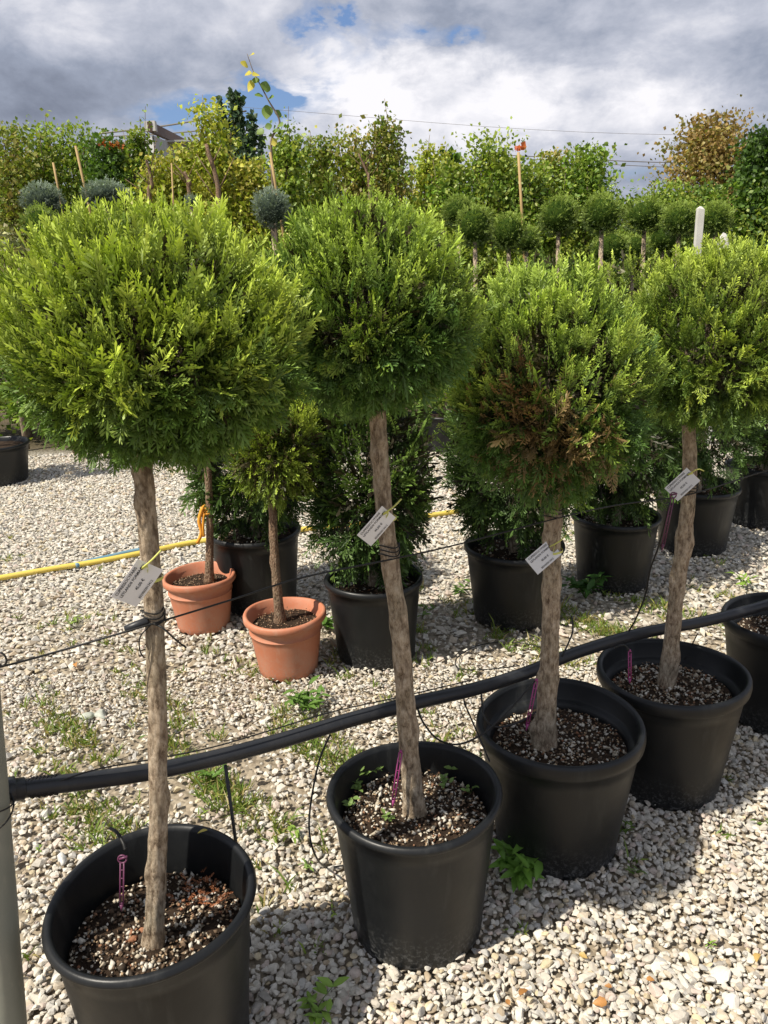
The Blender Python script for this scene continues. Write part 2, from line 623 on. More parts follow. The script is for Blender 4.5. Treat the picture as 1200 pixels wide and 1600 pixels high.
def ico(sub):
    p = (1 + 5 ** 0.5) / 2
    V = np.array([(-1, p, 0), (1, p, 0), (-1, -p, 0), (1, -p, 0), (0, -1, p), (0, 1, p), (0, -1, -p), (0, 1, -p), (p, 0, -1), (p, 0, 1), (-p, 0, -1), (-p, 0, 1)], float)
    V /= np.linalg.norm(V[0])
    F = [(0, 11, 5), (0, 5, 1), (0, 1, 7), (0, 7, 10), (0, 10, 11), (1, 5, 9), (5, 11, 4), (11, 10, 2), (10, 7, 6), (7, 1, 8),
         (3, 9, 4), (3, 4, 2), (3, 2, 6), (3, 6, 8), (3, 8, 9), (4, 9, 5), (2, 4, 11), (6, 2, 10), (8, 6, 7), (9, 8, 1)]
    for _ in range(sub):
        V = list(map(tuple, V))
        cache, NF = {}, []

        def mid(a, b):
            k = (min(a, b), max(a, b))
            if k not in cache:
                v = (np.array(V[a]) + np.array(V[b])) / 2
                V.append(tuple(v / np.linalg.norm(v)))
                cache[k] = len(V) - 1
            return cache[k]
        for a, b, c in F:
            x, y, z = mid(a, b), mid(b, c), mid(c, a)
            NF += [(a, x, z), (b, y, x), (c, z, y), (x, y, z)]
        F = NF
        V = np.array(V)
    return np.array(V), np.array(F)


OCT = (np.array([(1, 0, 0), (-1, 0, 0), (0, 1, 0), (0, -1, 0), (0, 0, 1), (0, 0, -1)], float),
       np.array([(0, 2, 4), (2, 1, 4), (1, 3, 4), (3, 0, 4), (2, 0, 5), (1, 2, 5), (3, 1, 5), (0, 3, 5)]))


def rand_rot(n, rng, tilt=None):
    """random rotation matrices; tilt limits the lean from flat"""
    a = rng.uniform(0, 2 * np.pi, n)
    if tilt is None:
        q = rng.normal(size=(n, 4))
        q /= np.linalg.norm(q, axis=1)[:, None]
    else:
        th = rng.normal(0, tilt, n)
        ax = rng.uniform(0, 2 * np.pi, n)
        q1 = np.stack([np.cos(a / 2), 0 * a, 0 * a, np.sin(a / 2)], 1)
        q2 = np.stack([np.cos(th / 2), np.sin(th / 2) * np.cos(ax), np.sin(th / 2) * np.sin(ax), 0 * th], 1)
        w = q2[:, 0] * q1[:, 0] - q2[:, 3] * q1[:, 3]
        x = q2[:, 1] * q1[:, 0] + q2[:, 2] * q1[:, 3]
        y = q2[:, 2] * q1[:, 0] - q2[:, 1] * q1[:, 3]
        z = q2[:, 0] * q1[:, 3] + q2[:, 3] * q1[:, 0]
        q = np.stack([w, x, y, z], 1)
    w, x, y, z = q.T
    return np.stack([np.stack([1 - 2 * (y * y + z * z), 2 * (x * y - z * w), 2 * (x * z + y * w)], 1),
                     np.stack([2 * (x * y + z * w), 1 - 2 * (x * x + z * z), 2 * (y * z - x * w)], 1),
                     np.stack([2 * (x * z - y * w), 2 * (y * z + x * w), 1 - 2 * (x * x + y * y)], 1)], 1)


def stones(mb, P, R, base, rng, pal, flat=0.62, tilt=0.35, variants=10, lump=0.16):
    """pebbles of radius R at points P, each its own shape, turn and colour"""
    BV, BF = base
    n = len(P)
    var = []
    for k in range(variants):
        d = rng.uniform(0.75, 1.25, 3)
        U = BV * (1 + lump * waves(BV * 1.0, int(rng.integers(1e6)), 2.2)[:, None] + rng.normal(0, lump * 0.35, (len(BV), 1)))
        # a few cut faces make it read as broken stone
        for _ in range(6):
            nn = rng.normal(size=3)
            nn /= np.linalg.norm(nn)
            h = U @ nn
            lim = rng.uniform(0.42, 0.8)
            U = U - np.clip(h - lim, 0, None)[:, None] * nn[None, :] * 0.95
        var.append(U * d)
    var = np.array(var)
    pick = rng.integers(0, variants, n)
    sc = np.stack([R * rng.uniform(0.85, 1.35, n), R * rng.uniform(0.75, 1.05, n), R * flat * rng.uniform(0.7, 1.25, n)], 1)
    U = var[pick] * sc[:, None, :]
    Rm = rand_rot(n, rng, tilt)
    U = np.einsum('nij,nvj->nvi', Rm, U) + P[:, None, :]
    F = BF[None] + (np.arange(n) * len(BV))[:, None, None]
    pal = np.array(pal)
    w = rng.integers(0, len(pal), n)
    C = pal[w] * rng.uniform(0.86, 1.1, (n, 1))
    C = np.repeat(C[:, None, :], len(BV), 1)
    mb.add(U.reshape(-1, 3), F.reshape(-1, 3), None, np.clip(C.reshape(-1, 3), 0, 0.85))


PAL = ([(0.69, 0.645, 0.55)] * 6 + [(0.58, 0.53, 0.45)] * 5 + [(0.70, 0.66, 0.58)] * 6 + [(0.56, 0.48, 0.37)] * 3 + [(0.52, 0.50, 0.46)] * 3
       + [(0.60, 0.50, 0.43)] * 2 + [(0.44, 0.35, 0.24)] + [(0.38, 0.35, 0.31)] + [(0.62, 0.52, 0.34)])

# pots in the front row: x, y, radius, height, soil level
POTS = [(-0.505, 1.300, 0.212, 0.40), (0.050, 1.612, 0.212, 0.40), (0.470, 1.893, 0.232, 0.40), (0.880, 2.150, 0.225, 0.40), (1.425, 2.49, 0.225, 0.40)]
MIDPOTS = []


def field(y0, y1, spacing, rng, margin=0.18):
    ny_ = int((y1 - y0) / spacing)
    pts = []
    for j in range(ny_):
        y = y0 + (j + 0.5) * spacing
        w = 0.50 * y + margin
        k = int(2 * w / spacing)
        x = -w + (np.arange(k) + 0.5) * spacing
        pts.append(np.stack([x, np.full(k, y)], 1))
    P = np.concatenate(pts)
    return P + rng.uniform(-0.55, 0.55, P.shape) * spacing


def bare(P):
    """0..1, how far the gravel has thinned to soil and weeds"""
    w = np.clip(waves(np.c_[P, np.zeros(len(P))], 21, 6.0) * 0.5 + 0.5, 0, 1)
    g = np.exp(-(((P[:, 0] + 0.72) / 0.70) ** 2 + ((P[:, 1] - 2.35) / 0.55) ** 2))
    g += 0.6 * np.exp(-(((P[:, 0] - 1.0) / 0.7) ** 2 + ((P[:, 1] - 3.3) / 0.35) ** 2))
    return np.clip(g * (0.35 + 0.9 * w), 0, 1)


def keep_out(P, pots, shrink=0.80):
    k = np.ones(len(P), bool)
    for p in pots:
        k &= (P[:, 0] - p[0]) ** 2 + (P[:, 1] - p[1]) ** 2 > (p[2] * shrink * 0.82) ** 2
    return k


def gravel():
    rng = np.random.default_rng(11)
    mb = MB()
    for (y0, y1, sp, base, R, var) in ((1.02, 1.5, 0.0134, ico(1), 0.0086, 60), (1.5, 2.4, 0.0146, ico(0), 0.0090, 60), (2.4, 3.0, 0.0146, OCT, 0.0094, 40), (3.0, 7.6, 0.0262, OCT, 0.0150, 16)):
        for layer in (0, 1):
            if layer == 1 and y0 > 2.9:
                continue
            P = field(y0, y1, sp if layer == 0 else sp * 2.2, rng)
            P = P[keep_out(P, POTS)]
            b = bare(P)
            P = P[rng.uniform(size=len(P)) > b * 0.8]
            b = bare(P)
            r = R * np.exp(rng.normal(0, 0.30, len(P)))
            if layer == 1:
                r = r * 1.02
            z = (0.002 if layer == 0 else 0.013) + rng.uniform(-0.005, 0.005, len(P))
            stones(mb, np.c_[P, z], r, base, rng, PAL, 0.66, 0.42, var)
    o = mb.obj('gravel', M['stone'], smooth=False, stuff=True)
    o['label'] = 'pale cream and white marble gravel covering the yard'
    return o


gravel()


# ------------------------------------------------------------------ cypress foliage
def make_sprigs(kind, k, rng):
    """flat feathery fan of scale-leaf cords, unit length along +Y near the XY plane; list of (V, F, t)"""
    out = []
    for _ in range(k):
        V, F, T = [], [], []

        def cord(p, d, L, r, t0, t1):
            p, d = Vector(p), Vector(d).normalized()
            a = d.cross(Vector((0, 0, 1))).normalized()
            up_ = Vector((0, 0, rng.uniform(-1, 1)))
            i = len(V)
            m = p + d * L * 0.76
            V.extend([tuple(p), tuple(m + a * r + up_ * r * 0.9), tuple(p + d * L), tuple(m - a * r - up_ * r * 0.9)])
            T.extend([t0, (t0 + t1) / 2, t1, (t0 + t1) / 2])
            F.extend([(i, i + 1, i + 2), (i, i + 2, i + 3)])
        bend = rng.uniform(-0.25, 0.25)
        lift = rng.uniform(-0.15, 0.25)

        def axis(s_):
            return Vector((bend * s_ * s_, s_, lift * s_ * s_))
        pairs, ll, rr, subs = {'fan': (8, 0.40, 0.021, 2), 'plume': (7, 0.27, 0.026, 1), 'tuft': (4, 0.36, 0.042, 0)}[kind]
        cord(axis(0), axis(0.6), 0.62, rr * 0.7, 0, 0.6)
        cord(axis(0.45), axis(1) - axis(0.45), 0.58, rr, 0.45, 1)
        for j in range(pairs):
            for side in (-1, 1):
                s_ = 0.10 + 0.80 * (j + (0.4 if side > 0 else 0)) / pairs + rng.uniform(-0.03, 0.03)
                ang = math.radians(rng.uniform(30, 50))
                L = ll * (1.08 - 0.75 * s_) * rng.uniform(0.7, 1.2)
                d = Vector((side * math.sin(ang), math.cos(ang), rng.uniform(-0.22, 0.22)))
                p = axis(s_)
                cord(p, d, L, rr, s_ * 0.8, min(1.0, s_ + L * 1.1))
                dn = d.normalized()
                for q in range(subs if j < pairs - 3 else 0):
                    sg = 1 if (q + j) % 2 else -1
                    a2 = ang + sg * math.radians(rng.uniform(28, 42))
                    d2 = Vector((side * math.sin(a2), math.cos(a2), rng.uniform(-0.25, 0.25)))
                    cord(p + dn * L * (0.35 + 0.25 * q), d2, L * 0.5, rr * 0.85, s_ + L * 0.3, min(1.0, s_ + L * 1.0))
        out.append((np.array(V), np.array(F), np.array(T)))
    return out


SR = np.random.default_rng(5)
SPRIG = {'fan': make_sprigs('fan', 9, SR), 'plume': make_sprigs('plume', 9, SR), 'tuft': make_sprigs('tuft', 6, SR)}


def put_sprigs(mb, kind, P, D, U, Lg, ca, cb, rng):
    """P base points, D unit directions, U approximate fan normals, Lg lengths; ca/cb base and tip colours (n,3)"""
    vs = SPRIG[kind]
    X = np.cross(D, U)
    X /= np.linalg.norm(X, axis=1)[:, None] + 1e-9
    Z = np.cross(X, D)
    pick = rng.integers(0, len(vs), len(P))
    for k, (V, F, T) in enumerate(vs):
        m = pick == k
        n = int(m.sum())
        if not n:
            continue
        R = np.stack([X[m], D[m], Z[m]], -1)
        W = np.einsum('nij,vj->nvi', R, V) * Lg[m][:, None, None] + P[m][:, None, :]
        FF = F[None] + (np.arange(n) * len(V))[:, None, None]
        tt = np.clip(T, 0, 1)[None, :, None]
        C = ca[m][:, None, :] * (1 - tt) + cb[m][:, None, :] * tt
        mb.add(W.reshape(-1, 3), FF.reshape(-1, 3), None, C.reshape(-1, 3))


def unit_dirs(n, rng):
    d = rng.normal(size=(n, 3))
    return d / np.linalg.norm(d, axis=1)[:, None]


def crown(mb, c, rad, n, L, rng, pal, kind='fan', power=2.0, rough=0.05, seed=1, up_bias=1.0, inner=(0.05, 0.045, 0.02), brown=None, depth=0.30, top_light=1.0):
    """a clipped ball (or block) of upright sprays; pal: dark, mid, tip colours"""
    c = np.array(c, float)
    rad = np.array(rad, float)
    # sprays grow in tufts from shared branch ends
    nc = max(12, n // 6)
    cd = unit_dirs(nc, rng)
    ci = rng.integers(0, nc, n)
    Rm = float(rad.mean())
    d = cd[ci] + rng.normal(0, 0.46 * L / Rm, (n, 3))
    d /= np.linalg.norm(d, axis=1)[:, None]
    c_dir = rng.normal(0, 0.20, (nc, 3))[ci]
    c_dep = rng.normal(0, 0.035, nc)[ci]
    c_tone = rng.normal(0, 0.16, nc)[ci]
    sup = (np.abs(d) ** power).sum(1) ** (-1.0 / power)
    lump = 1 + rough * waves(d, seed, 3.2) + rough * 1.2 * waves(d, seed + 9, 9.0)
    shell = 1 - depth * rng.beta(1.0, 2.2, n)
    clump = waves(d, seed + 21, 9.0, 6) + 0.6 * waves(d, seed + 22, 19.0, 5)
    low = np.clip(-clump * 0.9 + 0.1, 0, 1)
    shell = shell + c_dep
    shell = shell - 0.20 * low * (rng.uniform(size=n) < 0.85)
    surf = d * (sup * lump)[:, None]
    tip = c + surf * rad * shell[:, None]
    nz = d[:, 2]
    b = np.interp(nz, [-1, -0.55, -0.1, 0.4, 1], [-0.75, -0.25, 0.6, 1.1, 1.0]) * up_bias
    D = d * 0.85 + np.stack([0 * b, 0 * b, b], 1) + c_dir + rng.normal(0, 0.15, (n, 3))
    D /= np.linalg.norm(D, axis=1)[:, None]
    Lg = L * np.exp(rng.normal(0, 0.22, n))
    long = rng.uniform(size=n) < 0.03
    Lg[long] *= 1.3
    tip[long] += d[long] * L * 0.2
    base = tip - D * Lg[:, None] * 0.85
    tang = np.cross(D, rng.normal(size=(n, 3)))
    U = tang
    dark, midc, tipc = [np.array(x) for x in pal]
    # paler new growth outside; sunlit top, shaded underside and hollows also painted into colour
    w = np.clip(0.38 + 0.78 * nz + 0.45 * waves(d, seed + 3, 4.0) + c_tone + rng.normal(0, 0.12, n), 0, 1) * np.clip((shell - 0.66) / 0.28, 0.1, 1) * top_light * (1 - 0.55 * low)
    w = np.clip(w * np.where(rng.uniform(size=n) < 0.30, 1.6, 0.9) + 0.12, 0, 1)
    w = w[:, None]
    ca = (dark * (1 - w * 0.6) + midc * w * 0.6) * 0.62  # spray bases darkened further, shade between the sprays put into the colour
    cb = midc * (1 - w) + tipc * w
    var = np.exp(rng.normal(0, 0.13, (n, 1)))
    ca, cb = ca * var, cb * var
    if brown is not None:
        for (bc, br, bcol) in brown:
            f = np.exp(-(np.linalg.norm((tip - np.array(bc)) / np.array(br), axis=1) ** 2))
            hit = rng.uniform(size=n) < f * 0.8
            bcol = np.array(bcol)
            v2 = np.exp(rng.normal(0, 0.35, (int(hit.sum()), 1)))
            ca[hit] = bcol * 0.6 * v2
            cb[hit] = bcol * v2
    up_ = (nz > -0.25) & (rng.uniform(size=n) < 0.75) if kind == 'fan' else np.ones(n, bool)
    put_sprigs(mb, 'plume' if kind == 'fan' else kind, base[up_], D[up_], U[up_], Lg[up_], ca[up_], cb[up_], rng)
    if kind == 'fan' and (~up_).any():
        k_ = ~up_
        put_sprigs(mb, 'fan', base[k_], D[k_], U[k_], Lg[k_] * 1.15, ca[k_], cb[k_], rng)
    # old brown growth further in
    k = n // 4
    d2 = unit_dirs(k, rng)
    s2 = (np.abs(d2) ** power).sum(1) ** (-1.0 / power)
    P2 = c + d2 * (s2 * rng.uniform(0.35, 0.68, k))[:, None] * rad
    D2 = d2 + rng.normal(0, 0.5, (k, 3))
    D2 /= np.linalg.norm(D2, axis=1)[:, None]
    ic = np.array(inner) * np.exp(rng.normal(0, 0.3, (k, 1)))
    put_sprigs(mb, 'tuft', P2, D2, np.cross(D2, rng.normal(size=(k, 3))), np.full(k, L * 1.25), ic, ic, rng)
    return mb


CY = ((0.013, 0.038, 0.009), (0.080, 0.185, 0.034), (0.66, 0.79, 0.11))
CY_DEEP = ((0.011, 0.036, 0.009), (0.060, 0.165, 0.036), (0.60, 0.77, 0.115))
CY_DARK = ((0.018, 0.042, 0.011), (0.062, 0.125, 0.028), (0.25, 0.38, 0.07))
CY_GOLD = ((0.05, 0.085, 0.012), (0.25, 0.36, 0.045), (0.56, 0.68, 0.08))


def limbs(mb, top, c, rad, rng, n=9, r0=0.010):
    for i in range(n):
        d = unit_dirs(1, rng)[0]
        d[2] = abs(d[2]) * 0.9 - 0.05
        e = np.array(c) + d * np.array(rad) * 0.72
        s = Vector(top) + Vector((0, 0, rng.uniform(-0.02, 0.12)))
        m = s.lerp(Vector(e), 0.5) + Vector(rng.normal(0, 0.015, 3))
        tube(mb, smooth_path([s, m, Vector(e)], 4), np.linspace(r0, 0.003, 9), 6)


# ------------------------------------------------------------------ pots
def pot_profile(R, H, Rb, lip, soil, ledge=False, thick=0.004):
    lo = 0.012
    o = [(Rb - 0.02, 0.008), (Rb - 0.006, 0.0), (Rb, 0.004), (Rb + 0.001, 0.02)]
    k = 8
    rt = R - lo
    for i in range(1, k + 1):
        u = i / k
        o.append((Rb + (rt - Rb) * u, 0.02 + (H - lip - 0.02) * u))
    o += [(R - 0.004, H - lip + 0.001), (R, H - lip + 0.006), (R + 0.002, H - lip * 0.55), (R + 0.001, H - 0.010), (R - 0.002, H - 0.003), (R - 0.008, H), (R - 0.015, H - 0.003), (R - 0.019, H - 0.012)]
    if ledge:
        o += [(R - 0.022, H - 0.058), (R - 0.028, H - 0.064), (R - 0.036, H - 0.066), (R - 0.040, H - 0.074)]
    o += [(R - 0.030 - (0.014 if ledge else 0), soil - 0.0), (R - 0.034 - (0.014 if ledge else 0), soil - 0.05)]
    return o


def make_pot(root, R, H, Rb, lip, soil, mat, ledge=False, n=88, ovality=0.01, seed=0, rings=False):
    prof = pot_profile(R, H, Rb, lip, soil, ledge)
    if rings:
        prof = [(Rb - 0.02, 0.006), (Rb - 0.004, 0.0), (Rb, 0.004), (Rb + 0.002, 0.03), (R - 0.026, H * 0.62), (R - 0.022, H * 0.70), (R - 0.019, H * 0.705), (R - 0.019, H * 0.715),
                (R - 0.022, H * 0.72), (R - 0.020, H * 0.80), (R - 0.017, H - 0.036), (R - 0.004, H - 0.033), (R + 0.001, H - 0.026), (R + 0.001, H - 0.010), (R - 0.003, H - 0.002),
                (R - 0.010, H), (R - 0.017, H - 0.004), (R - 0.020, H - 0.03), (R - 0.034, soil), (R - 0.036, soil - 0.04)]
    r = random.Random(seed)
    ph = r.uniform(0, 6)

    def fn(i, rr, z, a):
        w = 1 + ovality * math.sin(2 * a + ph) * (z / H)
        zz = z + 0.004 * math.sin(2 * a + ph * 2) * (z / H) ** 3
        if i in (1, 2) and z < 0.01 and abs(math.sin(a * 4 + ph)) < 0.22:
            zz += 0.008
        return rr * w, zz
    mb = MB()
    lathe(mb, prof, n, fn=fn)
    return mb.obj('pot', mat, root, colors=False)


def make_soil(root, r, z, rng, seed, mulch=(0.10, 0.05, 0.03)):
    mb = MB()
    n, k = 40, 9
    prof = [(r * (1 - i / k), z) for i in range(k)]

    def fn(i, rr, zz, a):
        p = np.array([[rr * math.cos(a) * 30, rr * math.sin(a) * 30, seed]])
        return rr, zz + 0.006 * waves(p, 4, 1.0)[0] + 0.010 * (1 - (rr / r) ** 2)
    lathe(mb, prof, n, fn=fn, close_bottom=False)
    m = len(prof)
    mb.add([(0, 0, z + 0.010)] + [(prof[-1][0] * math.cos(2 * math.pi * q / n), prof[-1][0] * math.sin(2 * math.pi * q / n), z + 0.0095) for q in range(n)],
           [(0, 1 + q, 1 + (q + 1) % n) for q in range(n)])
    return mb.obj('soil', M['soil'], root, colors=False)


GRIT = [(0.62, 0.58, 0.50)] * 8 + [(0.50, 0.44, 0.34)] * 6 + [(0.12, 0.08, 0.05)] * 5 + [(0.24, 0.17, 0.11)] * 3 + [(0.05, 0.036, 0.025)] * 6 + [(0.28, 0.13, 0.07)]


def make_grit(root, r, z, n, rng, size=0.0055, pal=GRIT):
    a = rng.uniform(0, 2 * np.pi, n)
    q = np.sqrt(rng.uniform(0.0, 1, n)) * r * 0.985
    P = np.stack([q * np.cos(a), q * np.sin(a), z + 0.010 * (1 - (q / r) ** 2) + rng.uniform(-0.001, 0.006, n)], 1)
    mb = MB()
    stones(mb, P, size * np.exp(rng.normal(0, 0.35, n)), OCT, rng, pal, 0.75, 0.8)
    # shreds of bark
    k = n // 4
    a = rng.uniform(0, 2 * np.pi, k)
    q = np.sqrt(rng.uniform(0, 1, k)) * r * 0.95
    P = np.stack([q * np.cos(a), q * np.sin(a), z + 0.011 + rng.uniform(0, 0.006, k)], 1)
    stones(mb, P, np.full(k, 0.0045), OCT, rng, [(0.26, 0.14, 0.08), (0.16, 0.10, 0.06), (0.42, 0.30, 0.18)], 0.25, 0.5)
    return mb.obj('grit', M['grit'], root, smooth=True, stuff=True)


def leaf_mesh(name, L, Wd, rng, col, tipcol=None, serr=0, fold=0.25, curl=0.2):
    """a single leaf along +Y with midrib fold"""
    n = 6
    V, C = [], []
    for i in range(n + 1):
        s = i / n
        w = Wd * math.sin(math.pi * min(1, s * 0.96 + 0.03)) ** 0.8 * (1 - 0.35 * s)
        if serr:
            w *= 1 + serr * (1 if i % 2 else -1)
        z = -curl * L * s * s
        V += [(-w, s * L, z + fold * w), (0, s * L, z), (w, s * L, z + fold * w)]
        cc = np.array(col) * (1 - s) + np.array(tipcol or col) * s
        C += [cc * 0.92, cc * 1.15, cc]
    Q = []
    for i in range(n):
        a = i * 3
        Q += [(a, a + 1, a + 4, a + 3), (a + 1, a + 2, a + 5, a + 4)]
    return MB().add(V, None, Q, np.array(C)).mesh(name, M['leaf'])


def weed(x, y, z, label, size, nleaf, rng, col=(0.10, 0.20, 0.035), wd=0.28, group=None, stems=4, name='weed_plant'):
    root = thing(name, (x, y, z), label, 'weed', group)
    me = leaf_mesh('leaf', 1.0, wd, rng, col, tuple(np.array(col) * 1.25), 0.06, 0.3, 0.25)
    mb = MB()
    tips = []
    for s in range(stems):
        a = rng.uniform(0, 6.28)
        ln = size * rng.uniform(0.35, 0.8)
        e = Vector((math.cos(a) * ln * 0.75, math.sin(a) * ln * 0.75, ln * rng.uniform(0.5, 1.0)))
        m = Vector((e.x * 0.35, e.y * 0.35, e.z * 0.6))
        pth = smooth_path([Vector((0, 0, 0)), m, e], 4)
        tube(mb, pth, np.linspace(size * 0.02, size * 0.010, len(pth)), 5, (0.12, 0.18, 0.05))
        tips.append(pth)
    mb.obj('stem', M['leaf'], root)
    for i in range(nleaf):
        pth = tips[i % stems]
        p = pth[min(len(pth) - 1, int(len(pth) * rng.uniform(0.35, 1.0)))]
        o = bpy.data.objects.new('leaf', me)
        COL.objects.link(o)
        o.parent = root
        o.location = p
        a = rng.uniform(0, 6.28)
        o.rotation_euler = Euler((rng.uniform(0.0, 0.8), rng.uniform(-0.3, 0.3), a), 'XYZ')
        sc = size * rng.uniform(0.26, 0.46)
        o.scale = (sc, sc, sc)
    return root


def trunk_mesh(path, radii, seed, knots=6, n=20, bumps=0.07):
    pts = smooth_path(path, 14)
    m = len(pts)
    rr = np.interp(np.linspace(0, 1, m), np.linspace(0, 1, len(radii)), radii)
    rr = rr * (1 + 0.45 * np.exp(-np.arange(m) / 2.2))
    r = random.Random(seed)
    kn = [(r.uniform(0.05, 0.95) * m, r.uniform(0, 6.28), r.uniform(0.18, 0.42)) for _ in range(knots)]
    ph = [r.uniform(0, 6.28) for _ in range(6)]

    def wob(i, a):
        v = 1 + bumps * math.sin(3 * a + i * 0.21 + ph[0]) * 0.5 + bumps * 0.6 * math.sin(5 * a - i * 0.5 + ph[1]) + bumps * 0.6 * math.sin(i * 0.85 + ph[2] + 2 * a) + bumps * 0.4 * math.sin(9 * a + i * 1.3)
        for (ki, ka, kh) in kn:
            da = math.atan2(math.sin(a - ka), math.cos(a - ka))
            v += kh * math.exp(-((i - ki) / 1.6) ** 2 - (da / 0.38) ** 2)
        return v
    mb = MB()
    tube(mb, pts, list(rr), n, wob=wob)
    return mb


# ------------------------------------------------------------------ front row of standards
def rel(p, root):
    return Vector(p) - root.location


ROW = [
    dict(trunk=[(238, 1478), (246, 1340), (247, 1200), (243, 1000), (229, 800), (222, 700)], w=[0.0200, 0.0182, 0.0176, 0.0172, 0.0164, 0.016],
         c=(238, 530), rad=(0.252, 0.252, 0.212), lip=0.022, soil=0.290, n=3400, pal=CY,
         label='tallest round cypress standard in black pot at the near end of the row'),
    dict(trunk=[(648, 1272), (636, 1130), (624, 980), (606, 850), (594, 720), (590, 640)], w=[0.0245, 0.0225, 0.0205, 0.019, 0.0178, 0.017],
         c=(578, 478), rad=(0.228, 0.228, 0.226), lip=0.024, soil=0.318, n=3000, pal=CY_DEEP,
         label='deep green cypress standard on slanting trunk, small weeds sprouting in its black pot'),
    dict(trunk=[(850, 1166), (857, 1060), (861, 950), (863, 830), (866, 760)], w=[0.030, 0.0245, 0.0225, 0.0215, 0.020],
         c=(862, 602), rad=(0.256, 0.256, 0.306), lip=0.046, soil=0.318, n=3200, pal=CY_DEEP,
         label='cypress standard with dead brown sprays in the front of its crown'),
    dict(trunk=[(1040, 1072), (1053, 970), (1067, 850), (1078, 750), (1076, 660)], w=[0.0255, 0.0225, 0.0205, 0.019, 0.018],
         c=(1118, 528), rad=(0.262, 0.262, 0.262), lip=0.042, soil=0.322, n=2600, pal=CY,
         label='fresh green cypress standard in black pot, pale tag high on its curved trunk'),
]
TRUNKS = []
for i, r in enumerate(ROW):
    x, y, R, H = POTS[i]
    rng = np.random.default_rng(100 + i)
    root = thing('potted_cypress_tree', (x, y, 0), r['label'], 'potted tree', 'clipped cypress standards in the front row')
    make_pot(root, R, H, R * (0.78 if i < 2 else 0.74), r['lip'], r['soil'], M['pot'], ledge=(i >= 2), seed=i)
    rs = R - 0.032 - (0.014 if i >= 2 else 0)
    make_soil(root, rs, r['soil'] - 0.004, rng, i)
    make_grit(root, rs, r['soil'] - 0.002, 1250, rng, 0.0048 if i else 0.0050)
    b = at(*r['trunk'][0], r['soil'])
    yb = b.y
    top_y = y
    pts = []
    for k, (px, py) in enumerate(r['trunk']):
        u = k / (len(r['trunk']) - 1)
        pts.append(up(px, py, yb + (top_y - yb) * u))
    pts[0].z -= 0.02
    TRUNKS.append(pts)
    trunk_mesh([rel(p, root) for p in pts], r['w'], i + 40, 22).obj('trunk', M['bark'], root, colors=False)
    c = up(*r['c'], top_y)
    mbk = MB()
    limbs(mbk, rel(pts[-1], root), rel(c, root), r['rad'], rng, 12, 0.011)
    mbk.obj('branch', M['twig'], root, colors=False, stuff=True)
    cr = tuple(rel(c, root))
    brown = None
    if i == 2:
        brown = [((cr[0] - 0.03, cr[1] - 0.24, cr[2] - 0.12), (0.14, 0.18, 0.12), (0.27, 0.19, 0.085)),
                 ((cr[0] - 0.12, cr[1] - 0.2, cr[2] + 0.02), (0.07, 0.12, 0.055), (0.29, 0.175, 0.07))]
    mb = MB()
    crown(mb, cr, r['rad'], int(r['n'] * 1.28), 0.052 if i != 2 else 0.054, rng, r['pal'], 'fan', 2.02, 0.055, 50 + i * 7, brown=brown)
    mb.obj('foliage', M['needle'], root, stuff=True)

# fifth pot at the right edge
x, y, R, H = POTS[4]
root = thing('potted_cypress_tree', (x, y, 0), 'cypress standard in black pot cut off by the right edge of the photo', 'potted tree', 'clipped cypress standards in the front row')
make_pot(root, R, H, R * 0.74, 0.042, 0.322, M['pot'], ledge=True, seed=9)
rng = np.random.default_rng(109)
make_soil(root, R - 0.046, 0.318, rng, 7)
make_grit(root, R - 0.046, 0.320, 600, rng, 0.0056)
trunk_mesh([(0.0, 0.02, 0.3), (0.01, 0.02, 0.6), (0.02, 0.0, 1.05)], [0.028, 0.023, 0.019], 77, 8).obj('trunk', M['bark'], root, colors=False)
mb = MB()
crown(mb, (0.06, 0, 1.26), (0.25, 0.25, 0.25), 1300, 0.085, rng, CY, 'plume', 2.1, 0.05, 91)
mb.obj('foliage', M['needle'], root, stuff=True)

# ------------------------------------------------------------------ terracotta pots with young standards
TERRA = [
    dict(pos=(-0.895, 3.46), base=(325, 905, 0.20), trunk=[(326, 905), (328, 820), (325, 735), (320, 660)], w=[0.020, 0.017, 0.017, 0.016], c=(325, 610), rad=(0.24, 0.24, 0.27), pal=CY_GOLD,
         label='small standard tree in terracotta pot with orange ribbon round its stem'),
    dict(pos=(-0.432, 2.99), base=(436, 968, 0.20), trunk=[(437, 968), (430, 880), (426, 800), (424, 740)], w=[0.021, 0.018, 0.017, 0.016], c=(430, 688), rad=(0.215, 0.20, 0.29), pal=CY_GOLD,
         label='golden leafed standard in the terracotta pot nearer the pipe'),
]
for i, r in enumerate(TERRA):
    x, y = r['pos']
    rng = np.random.default_rng(200 + i)
    root = thing('potted_golden_conifer', (x, y, 0), r['label'], 'potted tree', 'young trees in terracotta pots')
    make_pot(root, 0.172, 0.265, 0.125, 0.03, 0.215, M['terracotta'], rings=True, seed=20 + i, n=72)
    make_soil(root, 0.138, 0.213, rng, 30 + i)
    make_grit(root, 0.138, 0.214, 260, rng, 0.004, [(0.2, 0.12, 0.07), (0.32, 0.2, 0.12), (0.1, 0.06, 0.04), (0.42, 0.3, 0.2)])
    pts = [up(px, py, y) for px, py in r['trunk']]
    pts[0].z -= 0.02
    trunk_mesh([rel(p, root) for p in pts], r['w'], 60 + i, 4, 12, 0.05).obj('trunk', M['bark_thin'], root, colors=False)
    c = tuple(rel(up(*r['c'], y), root))
    mb = MB()
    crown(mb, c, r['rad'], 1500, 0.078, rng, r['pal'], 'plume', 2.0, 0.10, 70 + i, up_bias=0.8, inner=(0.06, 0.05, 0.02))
    mb.obj('foliage', M['needle'], root, stuff=True)

